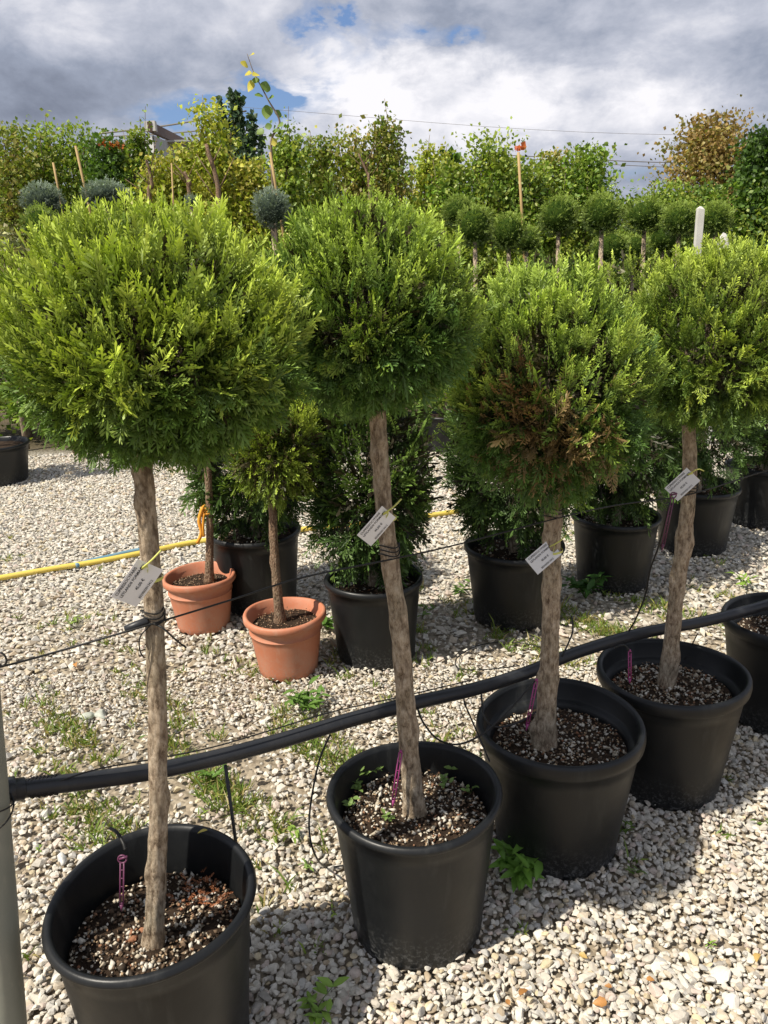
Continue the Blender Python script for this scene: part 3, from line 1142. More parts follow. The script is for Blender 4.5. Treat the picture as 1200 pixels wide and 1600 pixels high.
# orange ribbon on the farther terracotta tree
rb = up(324, 800, 3.46)
mb = MB()
pts = [rb + Vector((0.018 * math.cos(a), 0.018 * math.sin(a), 0.004 * math.sin(a))) for a in np.linspace(0, 6.28, 14)]
for dz in (0, 0.012, 0.024):
    tube(mb, [p + Vector((0, 0, dz)) for p in pts], 0.006, 6)
tube(mb, smooth_path([rb + Vector((-0.015, -0.02, 0.03)), rb + Vector((-0.035, -0.03, -0.03)), rb + Vector((-0.03, -0.03, -0.09)), rb + Vector((-0.055, -0.03, -0.14))], 5), 0.009, 6)
tube(mb, smooth_path([rb + Vector((-0.012, -0.02, 0.0)), rb + Vector((-0.02, -0.03, -0.06)), rb + Vector((-0.022, -0.03, -0.11))], 5), 0.007, 6)
tag(mb.obj('ribbon', M['orange'], colors=False), 'orange plastic ribbon tied round a thin stem above a terracotta pot', 'ribbon')

# ------------------------------------------------------------------ middle row: bushy cypresses in black pots
MID = [
    dict(pos=(-0.66, 3.72), R=0.235, H=0.40, rad=(0.34, 0.32, 0.42), zc=0.80, n=850, label='dark bushy cypress in black pot behind the two terracotta pots'),
    dict(pos=(-0.055, 3.10), R=0.212, H=0.37, rad=(0.27, 0.26, 0.50), zc=0.84, n=1150, label='dark bushy cypress in black pot beside the nearer terracotta pot'),
    dict(pos=(0.61, 3.45), R=0.235, H=0.37, rad=(0.34, 0.32, 0.54), zc=0.86, n=1100, label='bushy cypress in black pot behind the trunk with the lowest tag on the right'),
    dict(pos=(1.20, 3.82), R=0.225, H=0.38, rad=(0.31, 0.31, 0.50), zc=0.86, n=900, label='bushy cypress in black pot standing in deep shade between two tagged trunks'),
    dict(pos=(1.82, 4.32), R=0.235, H=0.38, rad=(0.34, 0.33, 0.52), zc=0.88, n=800, label='bushy cypress in black pot beyond the curved trunk'),
    dict(pos=(2.42, 4.75), R=0.235, H=0.38, rad=(0.34, 0.33, 0.52), zc=0.88, n=600, label='bushy cypress in black pot at the far right end of the middle row'),
]
for i, r in enumerate(MID):
    x, y = r['pos']
    rng = np.random.default_rng(300 + i)
    root = thing('potted_cypress_bush', (x, y, 0), r['label'], 'potted shrub', 'bushy cypresses in the middle row')
    make_pot(root, r['R'], r['H'], r['R'] * 0.80, 0.03, r['H'] - 0.05, M['pot'], seed=30 + i, n=64)
    make_soil(root, r['R'] - 0.032, r['H'] - 0.052, rng, 60 + i)
    make_grit(root, r['R'] - 0.032, r['H'] - 0.050, 300, rng, 0.006)
    trunk_mesh([(0, 0, r['H'] - 0.08), (0.01, 0, r['zc']), (0.0, 0.01, r['zc'] + r['rad'][2] * 0.6)], [0.022, 0.018, 0.008], 80 + i, 3, 9).obj('trunk', M['bark'], root, colors=False)
    mb = MB()
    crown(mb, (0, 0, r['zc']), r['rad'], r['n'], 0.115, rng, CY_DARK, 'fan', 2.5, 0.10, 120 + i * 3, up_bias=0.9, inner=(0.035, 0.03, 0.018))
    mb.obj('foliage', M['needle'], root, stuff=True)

# ------------------------------------------------------------------ far side of the lane: shrubs in black pots
FAR = [(-3.34, 6.55, 0.30, 0.42, 1.18, CY_DARK, 'dark round shrub in large black pot across the gravel lane at the far left'),
       (-2.30, 7.3, 0.26, 0.40, 1.22, CY_DARK, 'dark shrub in black pot across the lane behind the nearest crown'),
       (-1.55, 7.1, 0.26, 0.44, 1.25, CY, 'mid green shrub in black pot across the lane behind the terracotta pots'),
       (-0.75, 7.0, 0.26, 0.46, 1.20, CY_GOLD, 'yellowish shrub in black pot across the lane with a blue ribbon'),
       (0.05, 7.3, 0.26, 0.46, 1.28, CY, 'fresh green shrub in black pot across the lane seen beside the slanting trunk'),
       (0.62, 7.25, 0.26, 0.46, 1.24, CY_GOLD, 'golden shrub in black pot at the end of the open gravel strip'),
       (1.45, 7.2, 0.26, 0.46, 1.26, CY_DARK, 'dark shrub in black pot across the lane behind the browned crown'),
       (2.35, 7.3, 0.26, 0.46, 1.26, CY, 'green shrub in black pot across the lane behind the fourth crown'),
       (3.25, 7.4, 0.26, 0.46, 1.26, CY_DARK, 'dark shrub in black pot across the lane at the far right')]
for i, (x, y, R, rad, zc, pal, label) in enumerate(FAR):
    rng = np.random.default_rng(400 + i)
    root = thing('potted_far_shrub', (x, y, 0), label, 'potted shrub', 'shrubs in pots across the lane')
    make_pot(root, R, 0.34, R * 0.8, 0.03, 0.30, M['pot'], seed=50 + i, n=40)
    make_soil(root, R - 0.032, 0.298, rng, 90 + i)
    mb = MB()
    tube(mb, [(0, 0, 0.28), (0.02, 0, 0.7), (0, 0, zc)], [0.025, 0.02, 0.015], 7)
    mb.obj('trunk', M['bark'], root, colors=False)
    mb = MB()
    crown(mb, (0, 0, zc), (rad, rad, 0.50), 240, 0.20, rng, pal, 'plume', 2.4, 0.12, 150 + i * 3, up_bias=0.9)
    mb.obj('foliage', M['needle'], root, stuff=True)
mb = MB()
p = up(537, 668, 6.6)
tube(mb, [p + Vector((0, 0, 0.09)), p, p + Vector((0.01, 0, -0.07))], [0.012, 0.022, 0.015], 6)
tag(mb.obj('ribbon', M['cyan'], colors=False), 'bright blue plastic ribbon hanging under the second crown beside its trunk', 'ribbon')


# ------------------------------------------------------------------ distant nursery stock
def leaf_cards(mb, P, L, Wd, rng, cols, droop=0.3):
    """folded leaves, four vertices and two faces each"""
    n = len(P)
    D = rng.normal(size=(n, 3))
    D[:, 2] -= droop
    D /= np.linalg.norm(D, axis=1)[:, None]
    X = np.cross(D, rng.normal(size=(n, 3)))
    X /= np.linalg.norm(X, axis=1)[:, None]
    Z = np.cross(X, D)
    l = (L * np.exp(rng.normal(0, 0.25, n)))[:, None]
    w = l * Wd
    A = P
    B = P + D * l
    Cc = P + D * l * 0.45 + X * w + Z * w * 0.3
    E = P + D * l * 0.45 - X * w + Z * w * 0.3
    V = np.stack([A, Cc, B, E], 1).reshape(-1, 3)
    k = (np.arange(n) * 4)[:, None]
    F = np.concatenate([np.array([[0, 1, 2]]) + k, np.array([[0, 2, 3]]) + k])
    cols = np.array(cols)
    c = cols[rng.integers(0, len(cols), n)] * np.exp(rng.normal(0, 0.18, (n, 1)))
    mb.add(V, F, None, np.repeat(c, 4, 0))


def ball(px, py, dpx, Y, label, pal, group, hpx=None, stem=True, stem_to=None, n=1050):
    c = up(px, py, Y)
    dep = (c - Vector((0, 0, HCAM))).dot(Vector((0, math.cos(PITCH), -math.sin(PITCH))))
    r = dpx * dep / FPX / 2
    rz = (hpx or dpx) * dep / FPX / 2
    rng = np.random.default_rng(int(px * 7 + py))
    root = thing('topiary_ball_tree', (c.x, Y, 0), label, 'topiary tree', group)
    r, rz = r * rng.uniform(0.92, 1.06), rz * rng.uniform(0.9, 1.05)
    mb = MB()
    z = c.z
    BV, BF = ico(2)
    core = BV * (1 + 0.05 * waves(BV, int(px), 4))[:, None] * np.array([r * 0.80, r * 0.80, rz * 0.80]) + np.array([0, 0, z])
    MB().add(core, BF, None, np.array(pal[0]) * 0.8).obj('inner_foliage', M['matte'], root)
    d = unit_dirs(n, rng)
    P = d * np.array([r, r, rz]) * (0.91 + 0.05 * waves(d, int(py + px), 4))[:, None] + np.array([0, 0, z])
    w = np.clip(0.45 + 0.5 * d[:, 2] + rng.normal(0, 0.2, n), 0, 1)[:, None]  # sunlit top and shaded lower half of the ball painted into the tint
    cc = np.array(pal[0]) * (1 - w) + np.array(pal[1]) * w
    D = d + rng.normal(0, 0.45, (n, 3)) + np.array([0, 0, 0.35])
    D /= np.linalg.norm(D, axis=1)[:, None]
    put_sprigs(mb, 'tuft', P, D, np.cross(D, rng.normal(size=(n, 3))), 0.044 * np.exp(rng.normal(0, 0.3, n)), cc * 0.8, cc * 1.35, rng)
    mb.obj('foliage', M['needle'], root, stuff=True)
    mb = MB()
    tube(mb, [(0, 0, 0), (0.015, 0, (z - rz) * 0.6), (0, 0, z - rz * 0.6)], [0.030, 0.024, 0.022], 8)
    mb.obj('trunk', M['bark'], root, colors=False)
    return root


TOPI = ((0.035, 0.065, 0.012), (0.30, 0.40, 0.075))
TOPB = ((0.05, 0.07, 0.052), (0.30, 0.37, 0.30))
for (px, py, d, Y, label) in [
        (742, 353, 60, 8.6, 'leftmost dark ball topiary of the lollipop row beyond the second crown'),
        (795, 363, 52, 9.0, 'small ball topiary next to the leftmost one of the lollipop row'),
        (873, 338, 62, 8.8, 'tall ball topiary with dark lower growth in the lollipop row'),
        (941, 335, 62, 8.2, 'ball topiary on clean pale stem above two low clipped balls'),
        (1008, 337, 58, 8.8, 'ball topiary on the right of the clean pale stem'),
        (1062, 344, 54, 8.4, 'ball topiary just left of the taller white post'),
        (1119, 343, 48, 8.2, 'ball topiary between the two white concrete posts'),
        (716, 331, 46, 10.2, 'dim ball topiary half hidden behind the leftmost lollipop')]:
    ball(px, py, d, Y, label, TOPI, 'ball topiaries on stems')
for (px, py, d, Y, label) in [
        (953, 388, 56, 9.4, 'low clipped green ball left of the clean pale stem'),
        (990, 388, 46, 9.6, 'low clipped green ball right of the clean pale stem'),
        (1038, 372, 46, 9.8, 'low clipped green ball under the lollipop row near the taller white post'),
        (823, 376, 40, 9.8, 'low clipped green ball behind the small lollipop'),
        (63, 352, 52, 7.6, 'green clipped ball under the left grey ball')]:
    ball(px, py, d, Y, label, TOPI, 'low clipped balls', n=700)
ball(67, 315, 62, 8.4, 'silver grey clipped ball at the far left above the nearest crown', TOPB, 'silver grey clipped balls', hpx=52)
ball(165, 304, 66, 8.4, 'silver grey clipped ball, flatter one above the nearest crown', TOPB, 'silver grey clipped balls', hpx=38)
ball(424, 326, 54, 8.4, 'silver grey clipped ball between the first and second crowns', TOPB, 'silver grey clipped balls', hpx=54)
ball(299, 317, 16, 9.5, 'tiny silver grey tuft above the nearest crown', TOPB, 'silver grey clipped balls', n=250)


def leafy(px, top, width, Y, label, cols, name='leafy_tree', group=None, n=2600, L=0.085, Wd=0.38, bottom=440, lean=0, taper=0.6, clusters=34, spread=0.30, trunks=1, seed=0):
    """a broad-leaved tree: stems, limbs and leaf clusters; px, top, width in pixels of the photograph at depth Y"""
    rng = np.random.default_rng(int(px * 3 + top * 5 + seed))
    t = up(px + lean, top, Y)
    b = up(px, bottom, Y)
    root = thing(name, (b.x, Y, 0), label, 'tree', group)
    s = Y / FPX
    w = width * s / 2
    z0, z1 = b.z, t.z
    mb, ml = MB(), MB()
    h = z1 - z0
    for k in range(trunks):
        ox = rng.uniform(-0.35, 0.35) * w if trunks > 1 else 0
        tube(mb, smooth_path([(ox * 0.5, 0, 0), (ox, 0.02, z0 * 0.6 + 0.2), (ox + (t.x - b.x) * 0.5, 0, z0 + h * 0.5), ((t.x - b.x) + ox * 0.5, 0, z0 + h * 0.9)], 5), np.linspace(0.022 + 0.006 * h, 0.006, 16), 6)
    cen = []
    for k in range(clusters):
        u = (k + 0.5) / clusters
        ww = w * (math.sin(math.pi * (0.12 + 0.80 * u)) ** 0.6) * (1 - (1 - taper * 0.62) * u ** 1.25)
        a = rng.uniform(0, 6.28)
        q = math.sqrt(rng.uniform(0.05, 1))
        cx = (t.x - b.x) * u + math.cos(a) * ww * q
        cy = math.sin(a) * ww * q * 0.8
        cz = z0 + h * u * 0.96 + rng.uniform(-0.05, 0.05) * h
        cen.append((cx, cy, cz))
        tube(mb, smooth_path([((t.x - b.x) * u * 0.7, 0, max(z0 * 0.5, cz - 0.25 * h)), (cx * 0.5, cy * 0.5, cz - 0.10 * h), (cx, cy, cz)], 3), np.linspace(0.012, 0.003, 7), 5)
    cen = np.array(cen)
    idx = rng.integers(0, clusters, n)
    size = spread * w * np.exp(rng.normal(0, 0.2, clusters))[idx][:, None]
    P = cen[idx] + rng.normal(0, 1, (n, 3)) * size * np.array([1, 1, 0.85])
    P[:, 2] = np.where(P[:, 2] > z1, z1 + (P[:, 2] - z1) * 0.45, P[:, 2])
    if L < 0.06:      # this year's shoots stand clear of the crown
        k_ = int(rng.integers(5, 9))
        extra = []
        for _ in range(k_):
            sx = rng.uniform(-0.9, 0.9) * w * 0.8
            zb = z0 + h * rng.uniform(0.55, 0.85)
            zt = zb + h * rng.uniform(0.12, 0.32)
            lx = rng.uniform(-0.12, 0.12)
            tube(mb, [((t.x - b.x) * 0.9 + sx, 0, zb - 0.1 * h), ((t.x - b.x) * 0.9 + sx + lx, 0, zt)], [0.008, 0.003], 5)
            q = rng.uniform(0, 1, 26)[:, None]
            extra.append(np.array([[(t.x - b.x) * 0.9 + sx, 0, zb]]) * (1 - q) + np.array([[(t.x - b.x) * 0.9 + sx + lx, 0, zt]]) * q + rng.normal(0, 0.035, (26, 3)))
        extra = np.concatenate(extra)
        P[:len(extra)] = extra
    tones = np.exp(rng.normal(0, 0.22, clusters))[idx]
    cols = np.array(cols)
    ccol = cols[rng.integers(0, len(cols), clusters)][idx]
    m2 = MB()
    leaf_cards(m2, P, L, Wd, rng, cols)
    C = m2.C[0].reshape(n, 4, 3)
    C = (C * 0.5 + ccol[:, None, :] * 0.5) * tones[:, None, None]
    m2.C[0] = C.reshape(-1, 3)
    mb.obj('trunk', M['twig'], root, colors=False)
    m2.obj('foliage', M['leaf'], root, stuff=True)
    return root


G1 = [(0.10, 0.18, 0.025), (0.17, 0.28, 0.04), (0.27, 0.36, 0.055), (0.38, 0.42, 0.08)]      # mid green
G2 = [(0.05, 0.10, 0.02), (0.075, 0.15, 0.025), (0.12, 0.21, 0.035)]                          # dark green
Y1 = [(0.34, 0.41, 0.05), (0.46, 0.48, 0.07), (0.24, 0.33, 0.045), (0.50, 0.43, 0.09)]      # yellowing
O1 = [(0.22, 0.29, 0.04), (0.32, 0.36, 0.06), (0.34, 0.26, 0.09), (0.15, 0.24, 0.03)]       # olive with rust
R1 = [(0.32, 0.20, 0.07), (0.38, 0.27, 0.10), (0.24, 0.17, 0.06), (0.26, 0.27, 0.07)]       # orange brown
P1 = [(0.05, 0.10, 0.05), (0.09, 0.15, 0.08), (0.16, 0.22, 0.14)]                       # bluish poplar

FT = [
    # px, top, width, Y, colours, n, label
    (20, 205, 100, 11.5, O1, 3000, 'olive green tree with rusty twigs at the far left edge'),
    (75, 198, 90, 12.0, G1, 3000, 'light green young tree tied to a cane behind the left grey ball'),
    (128, 203, 80, 12.0, G1, 2800, 'light green tree between the two grey balls'),
    (165, 222, 80, 11.0, G2, 3200, 'dark green shrub tree topped by orange flowers'),
    (212, 195, 46, 11.0, G1, 1500, 'thin young tree left of the sheet metal roof'),
    (255, 250, 80, 10.5, Y1, 2600, 'yellow green bush under the sheet metal roof'),
    (295, 228, 60, 10.8, Y1, 2000, 'yellowing young tree right below the roof end'),
    (330, 168, 62, 10.5, Y1, 2600, 'tall yellow leaved young tree with bare pinkish stem'),
    (385, 262, 90, 10.6, Y1, 3000, 'wide yellow bush in front of the dark poplar'),
    (452, 196, 58, 10.6, G1, 2400, 'grey green leafy column right of the bare climbing shoot'),
    (505, 222, 66, 11.2, O1, 2200, 'olive young tree with twiggy top above the second crown'),
    (556, 206, 70, 11.0, O1, 2400, 'olive young tree in the middle of the far line'),
    (602, 184, 60, 11.0, O1, 2400, 'rust tipped young tree standing tallest over the second crown'),
    (668, 230, 70, 11.6, Y1, 2000, 'pale yellow green twiggy tree right of the second crown'),
    (705, 262, 70, 11.0, G1, 2200, 'rounded green bush behind the leftmost lollipops'),
    (768, 216, 92, 11.0, G1, 3600, 'full green tree left of the cane with orange flowers'),
    (828, 262, 80, 11.0, G1, 2600, 'green bush behind the cane with orange flowers'),
    (868, 240, 76, 11.5, O1, 2400, 'pale tipped loose tree above the lollipop row'),
    (918, 234, 84, 11.0, G1, 3400, 'dense green tree beside the open strip of sky'),
    (1045, 292, 80, 12.0, G1, 2200, 'small green bush at the foot of the orange brown tree'),
]
for k, (px, top, width, Y, cols, n, label) in enumerate(FT):
    leafy(px, top, width * 1.08, Y, label, cols, 'young_tree', 'young trees of the far line', n=int(n * 2.0), L=0.052, Wd=0.36, clusters=30, spread=0.34)
leafy(1112, 186, 165, 17.0, 'large orange brown autumn tree on the right skyline', R1, 'autumn_tree', None, n=17000, L=0.068, Wd=0.45, clusters=70, spread=0.2, taper=0.75, bottom=440)
leafy(1192, 208, 110, 13.0, 'dark green dense tree at the right edge', G2, 'evergreen_tree', None, n=12000, L=0.065, Wd=0.45, clusters=60, spread=0.24, taper=0.8, bottom=450)
leafy(702, 240, 36, 22.0, 'small dark tree far off over the green bush', G2, 'evergreen_tree', None, n=1500, L=0.15, Wd=0.45, clusters=20, spread=0.3, bottom=380)
# poplar with several upright plumes
rng = np.random.default_rng(55)
Yp = 17.0
pb = up(378, 430, Yp)
root = thing('poplar_tree', (pb.x, Yp, 0), 'dark upright poplar with several pointed plumes above the yellow bushes', 'tree')
mb, ml = MB(), MB()
for (px, top, wpx, n) in ((344, 156, 11, 600), (362, 145, 13, 900), (373, 150, 11, 900), (394, 180, 14, 1000), (409, 208, 10, 500), (352, 185, 12, 500), (380, 215, 28, 1400)):
    t = up(px, top, Yp)
    hh = t.z - pb.z
    tube(mb, smooth_path([(0, 0, 0), (0, 0, pb.z + 0.5), ((t.x - pb.x) * 0.6, 0, pb.z + hh * 0.5), (t.x - pb.x, 0, t.z)], 5), np.linspace(0.07, 0.01, 16), 6)
    u = rng.uniform(0.25, 1, n) ** 0.8
    w = wpx * Yp / FPX * 0.5 * np.clip(1.15 - u, 0.12, 0.7) / 0.5
    P = np.stack([(t.x - pb.x) * (0.3 + 0.7 * u) + rng.normal(0, 1, n) * w * 0.8, rng.normal(0, 1, n) * w * 0.8, pb.z + hh * u + rng.normal(0, 0.05, n)], 1)
    leaf_cards(ml, P, 0.085, 0.45, rng, P1)
mb.obj('trunk', M['twig'], root, colors=False)
ml.obj('foliage', M['leaf'], root, stuff=True)

# dark hedge rows that close the view under the trees
HEDGE = [(-60, 240, 12.9, 'dark hedge bush at the far left behind the silver balls'), (60, 262, 12.9, 'dense green bush low behind the left grey ball'),
         (200, 258, 12.9, 'dense green bush low behind the flatter grey ball'), (330, 268, 12.9, 'dense green bush low behind the yellow trees'), (470, 250, 12.9, 'dense green bush low between first and second crowns'),
         (600, 262, 12.9, 'dense green bush low behind the top of the second crown'), (700, 276, 12.9, 'dense green bush low behind the dim lollipop'), (800, 262, 12.9, 'dense green bush low behind the small lollipop'),
         (900, 282, 12.9, 'dense green bush low behind the pale stem'), (1000, 318, 12.9, 'dense green bush low under the open strip of sky'), (1100, 300, 12.9, 'dense green bush low behind the white posts'), (1200, 290, 12.9, 'dense green bush low at the right edge')]
for k, (px, top, Y, label) in enumerate(HEDGE):
    leafy(px, top, 150 if px != 1000 else 125, Y, label, G2 + G1 if k % 3 else G1 + O1, 'dense_bush', 'dense bushes closing the view', n=7000, L=0.066, Wd=0.42, clusters=46, spread=0.30, taper=1.1, bottom=500, seed=3)
for (px, top, label) in ((-70, 455, 'low green bush beyond the lane past the left edge'), (40, 470, 'low green bush beyond the lane behind the far left pot'), (165, 480, 'low green bush beyond the lane behind the nearest crown'),
                         (500, 470, 'low green bush beyond the lane between first and second crowns'), (690, 465, 'low green bush beyond the end of the open gravel strip'), (1000, 470, 'low green bush beyond the lane between third and fourth crowns'),
                         (1180, 465, 'low green bush beyond the lane at the right edge')):
    leafy(px, top, 150, 8.6, label, G2 + G1, 'low_bush', 'low bushes beyond the lane', n=2600, L=0.062, Wd=0.42, clusters=30, spread=0.30, taper=1.1, bottom=640, seed=9)
# pale variegated shrub behind the left of the first crown
leafy(18, 368, 78, 7.9, 'pale variegated leafy shrub behind the left side of the nearest crown', [(0.20, 0.24, 0.09), (0.30, 0.30, 0.13), (0.10, 0.15, 0.04), (0.36, 0.30, 0.18)], 'variegated_shrub', None, n=1500, L=0.06, Wd=0.4, clusters=18, spread=0.35, bottom=560)

# long bare shoot with heart-shaped leaves
Ys = 9.6
shoot = [up(429, 330, Ys), up(424, 240, Ys), up(432, 205, Ys), up(440, 186, Ys)]
shoot2 = [up(424, 250, Ys), up(425, 215, Ys), up(437, 190, Ys), up(420, 158, Ys), up(408, 135, Ys), up(396, 112, Ys), up(386, 84, Ys)]
base = Vector((shoot[0].x, Ys, 0))
root = thing('climbing_plant', base, 'tall bare climbing shoot with heart shaped leaves reaching into the sky', 'plant')
mb = MB()
tube(mb, smooth_path([base * 1.0, shoot[0]] + [shoot[1]] + shoot2[1:], 6), np.linspace(0.020, 0.0035, 6 * 8 + 1), 6)
for v in [mb]:
    v.V[0] = v.V[0] - np.array(base)
mb.obj('stem', M['twig'], root, colors=False)
lm = leaf_mesh('leaf', 1.0, 0.62, None, (0.13, 0.22, 0.04), (0.18, 0.26, 0.05), 0, 0.2, 0.25)
lmy = leaf_mesh('leaf', 1.0, 0.55, None, (0.50, 0.46, 0.06), (0.6, 0.5, 0.1), 0, 0.3, 0.3)
rr = random.Random(4)
for (px, py, sz, yel) in ((395, 82, 9, 1), (383, 95, 13, 1), (389, 110, 12, 1), (396, 112, 12, 1), (392, 125, 15, 1), (416, 127, 16, 0), (404, 145, 12, 0), (425, 148, 11, 0), (416, 164, 18, 0),
                          (436, 172, 12, 0), (400, 120, 11, 0), (441, 190, 10, 0), (418, 192, 10, 0), (410, 200, 12, 0), (432, 200, 10, 0), (426, 215, 12, 1), (442, 205, 10, 0)):
    p = up(px, py, Ys + rr.uniform(-0.05, 0.05))
    o = bpy.data.objects.new('leaf', lmy if yel else lm)
    COL.objects.link(o)
    o.parent = root
    o.location = p - base
    o.rotation_euler = (rr.uniform(-2.4, -1.2), rr.uniform(-0.5, 0.5), rr.uniform(-0.9, 0.9))
    s = sz * Ys / FPX
    o.scale = (s, s, s)

# orange trumpet flowers
for (px, py, Y, k, wpx, label) in ((176, 226, 10.9, 22, 22, 'cluster of orange red trumpet flowers on the dark green shrub tree'), (811, 232, 10.6, 9, 7, 'small tuft of orange red flowers on top of a cane')):
    mb = MB()
    rng = np.random.default_rng(int(px))
    c = np.array(up(px, py, Y))
    s = Y / FPX
    P = c + rng.normal(0, 1, (k * 2, 3)) * np.array([wpx * s * 0.36, 0.05, wpx * s * 0.10])
    leaf_cards(mb, P, 0.045, 0.5, rng, [(0.65, 0.16, 0.05), (0.7, 0.26, 0.07), (0.5, 0.09, 0.04)])
    fo = mb.obj('trumpet_flowers', M['leaf'], stuff=True)
    fo['label'] = label

# canes and bare stems
for (a, b, Y, r, mat, nm, label) in (((118, 228), (134, 300), 10.4, 0.016, 'bamboo', 'cane', 'leaning bamboo cane between the two grey balls'),
                                    ((83, 254), (92, 300), 10.4, 0.014, 'bamboo', 'cane', 'short bamboo cane above the left grey ball'),
                                    ((422, 238), (432, 300), 9.4, 0.015, 'bamboo', 'cane', 'bamboo cane below the bare climbing shoot'),
                                    ((810, 238), (816, 345), 10.5, 0.018, 'bamboo', 'cane', 'upright bamboo cane topped with orange flowers'),
                                    ((268, 255), (272, 345), 9.9, 0.010, 'bamboo', 'cane', 'thin cane among the yellow bushes under the roof')):
    mb = MB()
    p, q = up(*a, Y), up(*b, Y)
    e = q + (q - p) * (q.z / max(0.01, p.z - q.z))
    tube(mb, [p, q, e], r, 7)
    tag(mb.obj(nm, M[mat], colors=False), label, 'cane', 'canes in the far line')
for (a, b, Y, r, label) in (((322, 225), (346, 345), 10.0, 0.035, 'thick bare pinkish trunk leaning among the yellow leaves'), ((229, 250), (236, 330), 10.2, 0.030, 'bare brown trunk under the sheet metal roof'),
                            ((288, 268), (297, 312), 10.2, 0.026, 'short dark bare trunk above the middle of the nearest crown'), ((560, 240), (578, 305), 10.4, 0.018, 'thin leaning bare stem above the second crown')):
    mb = MB()
    p, q = up(*a, Y), up(*b, Y)
    e = Vector((q.x + 0.1, Y, 0))
    path = smooth_path([p, p.lerp(q, 0.5) + Vector((0.04, 0, 0)), q, e], 6)
    tube(mb, path, np.linspace(r * 0.6, r * 1.2, len(path)), 8)
    for k in range(5):
        u = path[3 + k * 2]
        tube(mb, [u, u + Vector((rr.uniform(-0.25, 0.25), rr.uniform(-0.1, 0.1), rr.uniform(0.15, 0.4)))], [r * 0.3, r * 0.1], 5)
    o = bpy.data.objects.new('bare_tree', mb.mesh('bare_tree', M['bark_thin'], colors=False))
    COL.objects.link(o)
    tag(o, label, 'tree', 'bare stemmed trees in the far line')

# white concrete posts
for (px, top, wpx, Y, slant, label) in ((1095, 322, 9, 7.8, 0.02, 'taller white concrete post in front of the lollipop row'), (1132, 363, 12, 7.0, 0.05, 'shorter white concrete post with slanted top')):
    p = up(px, top, Y)
    w = wpx * Y / FPX
    mb = MB()
    V = [(-w / 2, -w / 2, 0), (w / 2, -w / 2, 0), (w / 2, w / 2, 0), (-w / 2, w / 2, 0)]
    h = p.z
    V += [(-w / 2, -w / 2, h - slant), (w / 2, -w / 2, h - slant * 1.6), (w / 2, w / 2, h - slant * 1.6), (-w / 2, w / 2, h - slant), (-w * 0.15, 0, h), (w * 0.2, 0, h - slant * 0.2)]
    Q = [(0, 3, 2, 1), (0, 1, 5, 4), (1, 2, 6, 5), (2, 3, 7, 6), (3, 0, 4, 7), (4, 5, 9, 8), (6, 7, 8, 9)]
    mb.add(V, [(5, 6, 9), (7, 4, 8)], Q)
    o = mb.obj('concrete_post', M['concrete'], smooth=False, colors=False)
    o.location = (p.x, Y, 0)
    tag(o, label, 'post', 'white concrete posts')

# shed with sheet-metal side and dark roof edge, far left of centre
Yh = 24.0
a = up(236, 190, Yh)
b = up(302, 224, Yh + 6)
root = thing('metal_shed', (a.x, Yh, 0), 'pale corrugated metal shed with dark sloping roof edge above the trees', 'shed')
dirv = Vector((b.x - a.x, 6, 0))
Ln = dirv.length
dv = dirv / Ln
mb = MB()
nrib = 60
V = []
for k in range(nrib + 1):
    u = k / nrib
    off = 0.04 * (1 if k % 2 else -1)
    p = Vector((dv.x * Ln * u, dv.y * Ln * u, 0)) + Vector((-dv.y, dv.x, 0)) * off
    zt = (a.z * (1 - u) + b.z * u) - 0.35
    V += [(p.x, p.y, 0), (p.x, p.y, zt)]
mb.add(V, None, [(2 * k, 2 * k + 2, 2 * k + 3, 2 * k + 1) for k in range(nrib)])
bw = Vector((-2.2, 3.0, 0))
V2 = [(0, 0, 0), (0, 0, a.z - 0.35), (bw.x, bw.y, a.z - 0.7), (bw.x, bw.y, 0)]
mb.add(V2, None, [(0, 1, 2, 3)])
mb.obj('wall', M['sheet'], root, smooth=False, colors=False)
mb = MB()
ang = math.atan2(dv.y, dv.x)
sl = math.atan2(b.z - a.z, Ln)
Rm = (Matrix.Rotation(ang, 3, 'Z') @ Matrix.Rotation(-sl, 3, 'Y'))
box(mb, (dv.x * Ln / 2, dv.y * Ln / 2 - 0.1, (a.z + b.z) / 2 - 0.16), (Ln * 1.04, 0.12, 0.26), Rm)
mb.obj('fascia', M['rust'], root, smooth=False, colors=False)
mb = MB()
box(mb, (dv.x * Ln / 2 - 1.1, dv.y * Ln / 2 + 1.6, (a.z + b.z) / 2 - 0.25), (Ln * 1.0, 3.6, 0.05), Rm)
mb.obj('roof', M['sheet'], root, smooth=False, colors=False)
mb = MB()
box(mb, (0.0, -0.1, a.z - 0.14), (0.30, 0.2, 0.26))
mb.obj('gable_cap', M['concrete'], root, smooth=False, colors=False)

# overhead lines
for (pa, pb_, Y, r, label) in (((190, 205), (340, 182), 30, 0.030, 'upper rusty overhead line above the shed'), ((200, 212), (345, 200), 30, 0.022, 'lower overhead line above the shed'),
                               ((560, 182), (1250, 212), 60, 0.011, 'long faint overhead line crossing the bright cloud'), ((880, 247), (1250, 252), 60, 0.030, 'upper overhead line across the strip of dark sky'),
                               ((880, 252), (1250, 262), 60, 0.022, 'lower overhead line across the strip of dark sky')):
    mb = MB()
    p, q = up(*pa, Y), up(*pb_, Y)
    d = q - p
    pts = [p + d * u + Vector((0, 0, -0.012 * d.length * math.sin(math.pi * u))) for u in np.linspace(-0.3, 1.3, 15)]
    tube(mb, pts, r, 5)
    tag(mb.obj('overhead_cable', M['steel'], colors=False), label, 'cable', 'overhead lines')

# ------------------------------------------------------------------ irrigation pipe, wires, hoses
def ylin(px):
    """depth of the pipe behind the trunks, by trunk positions"""
    return float(np.interp(px, [-60, 15, 240, 640, 855, 1050, 1260], [1.27, 1.30, 1.44, 1.77, 2.05, 2.29, 2.60]))


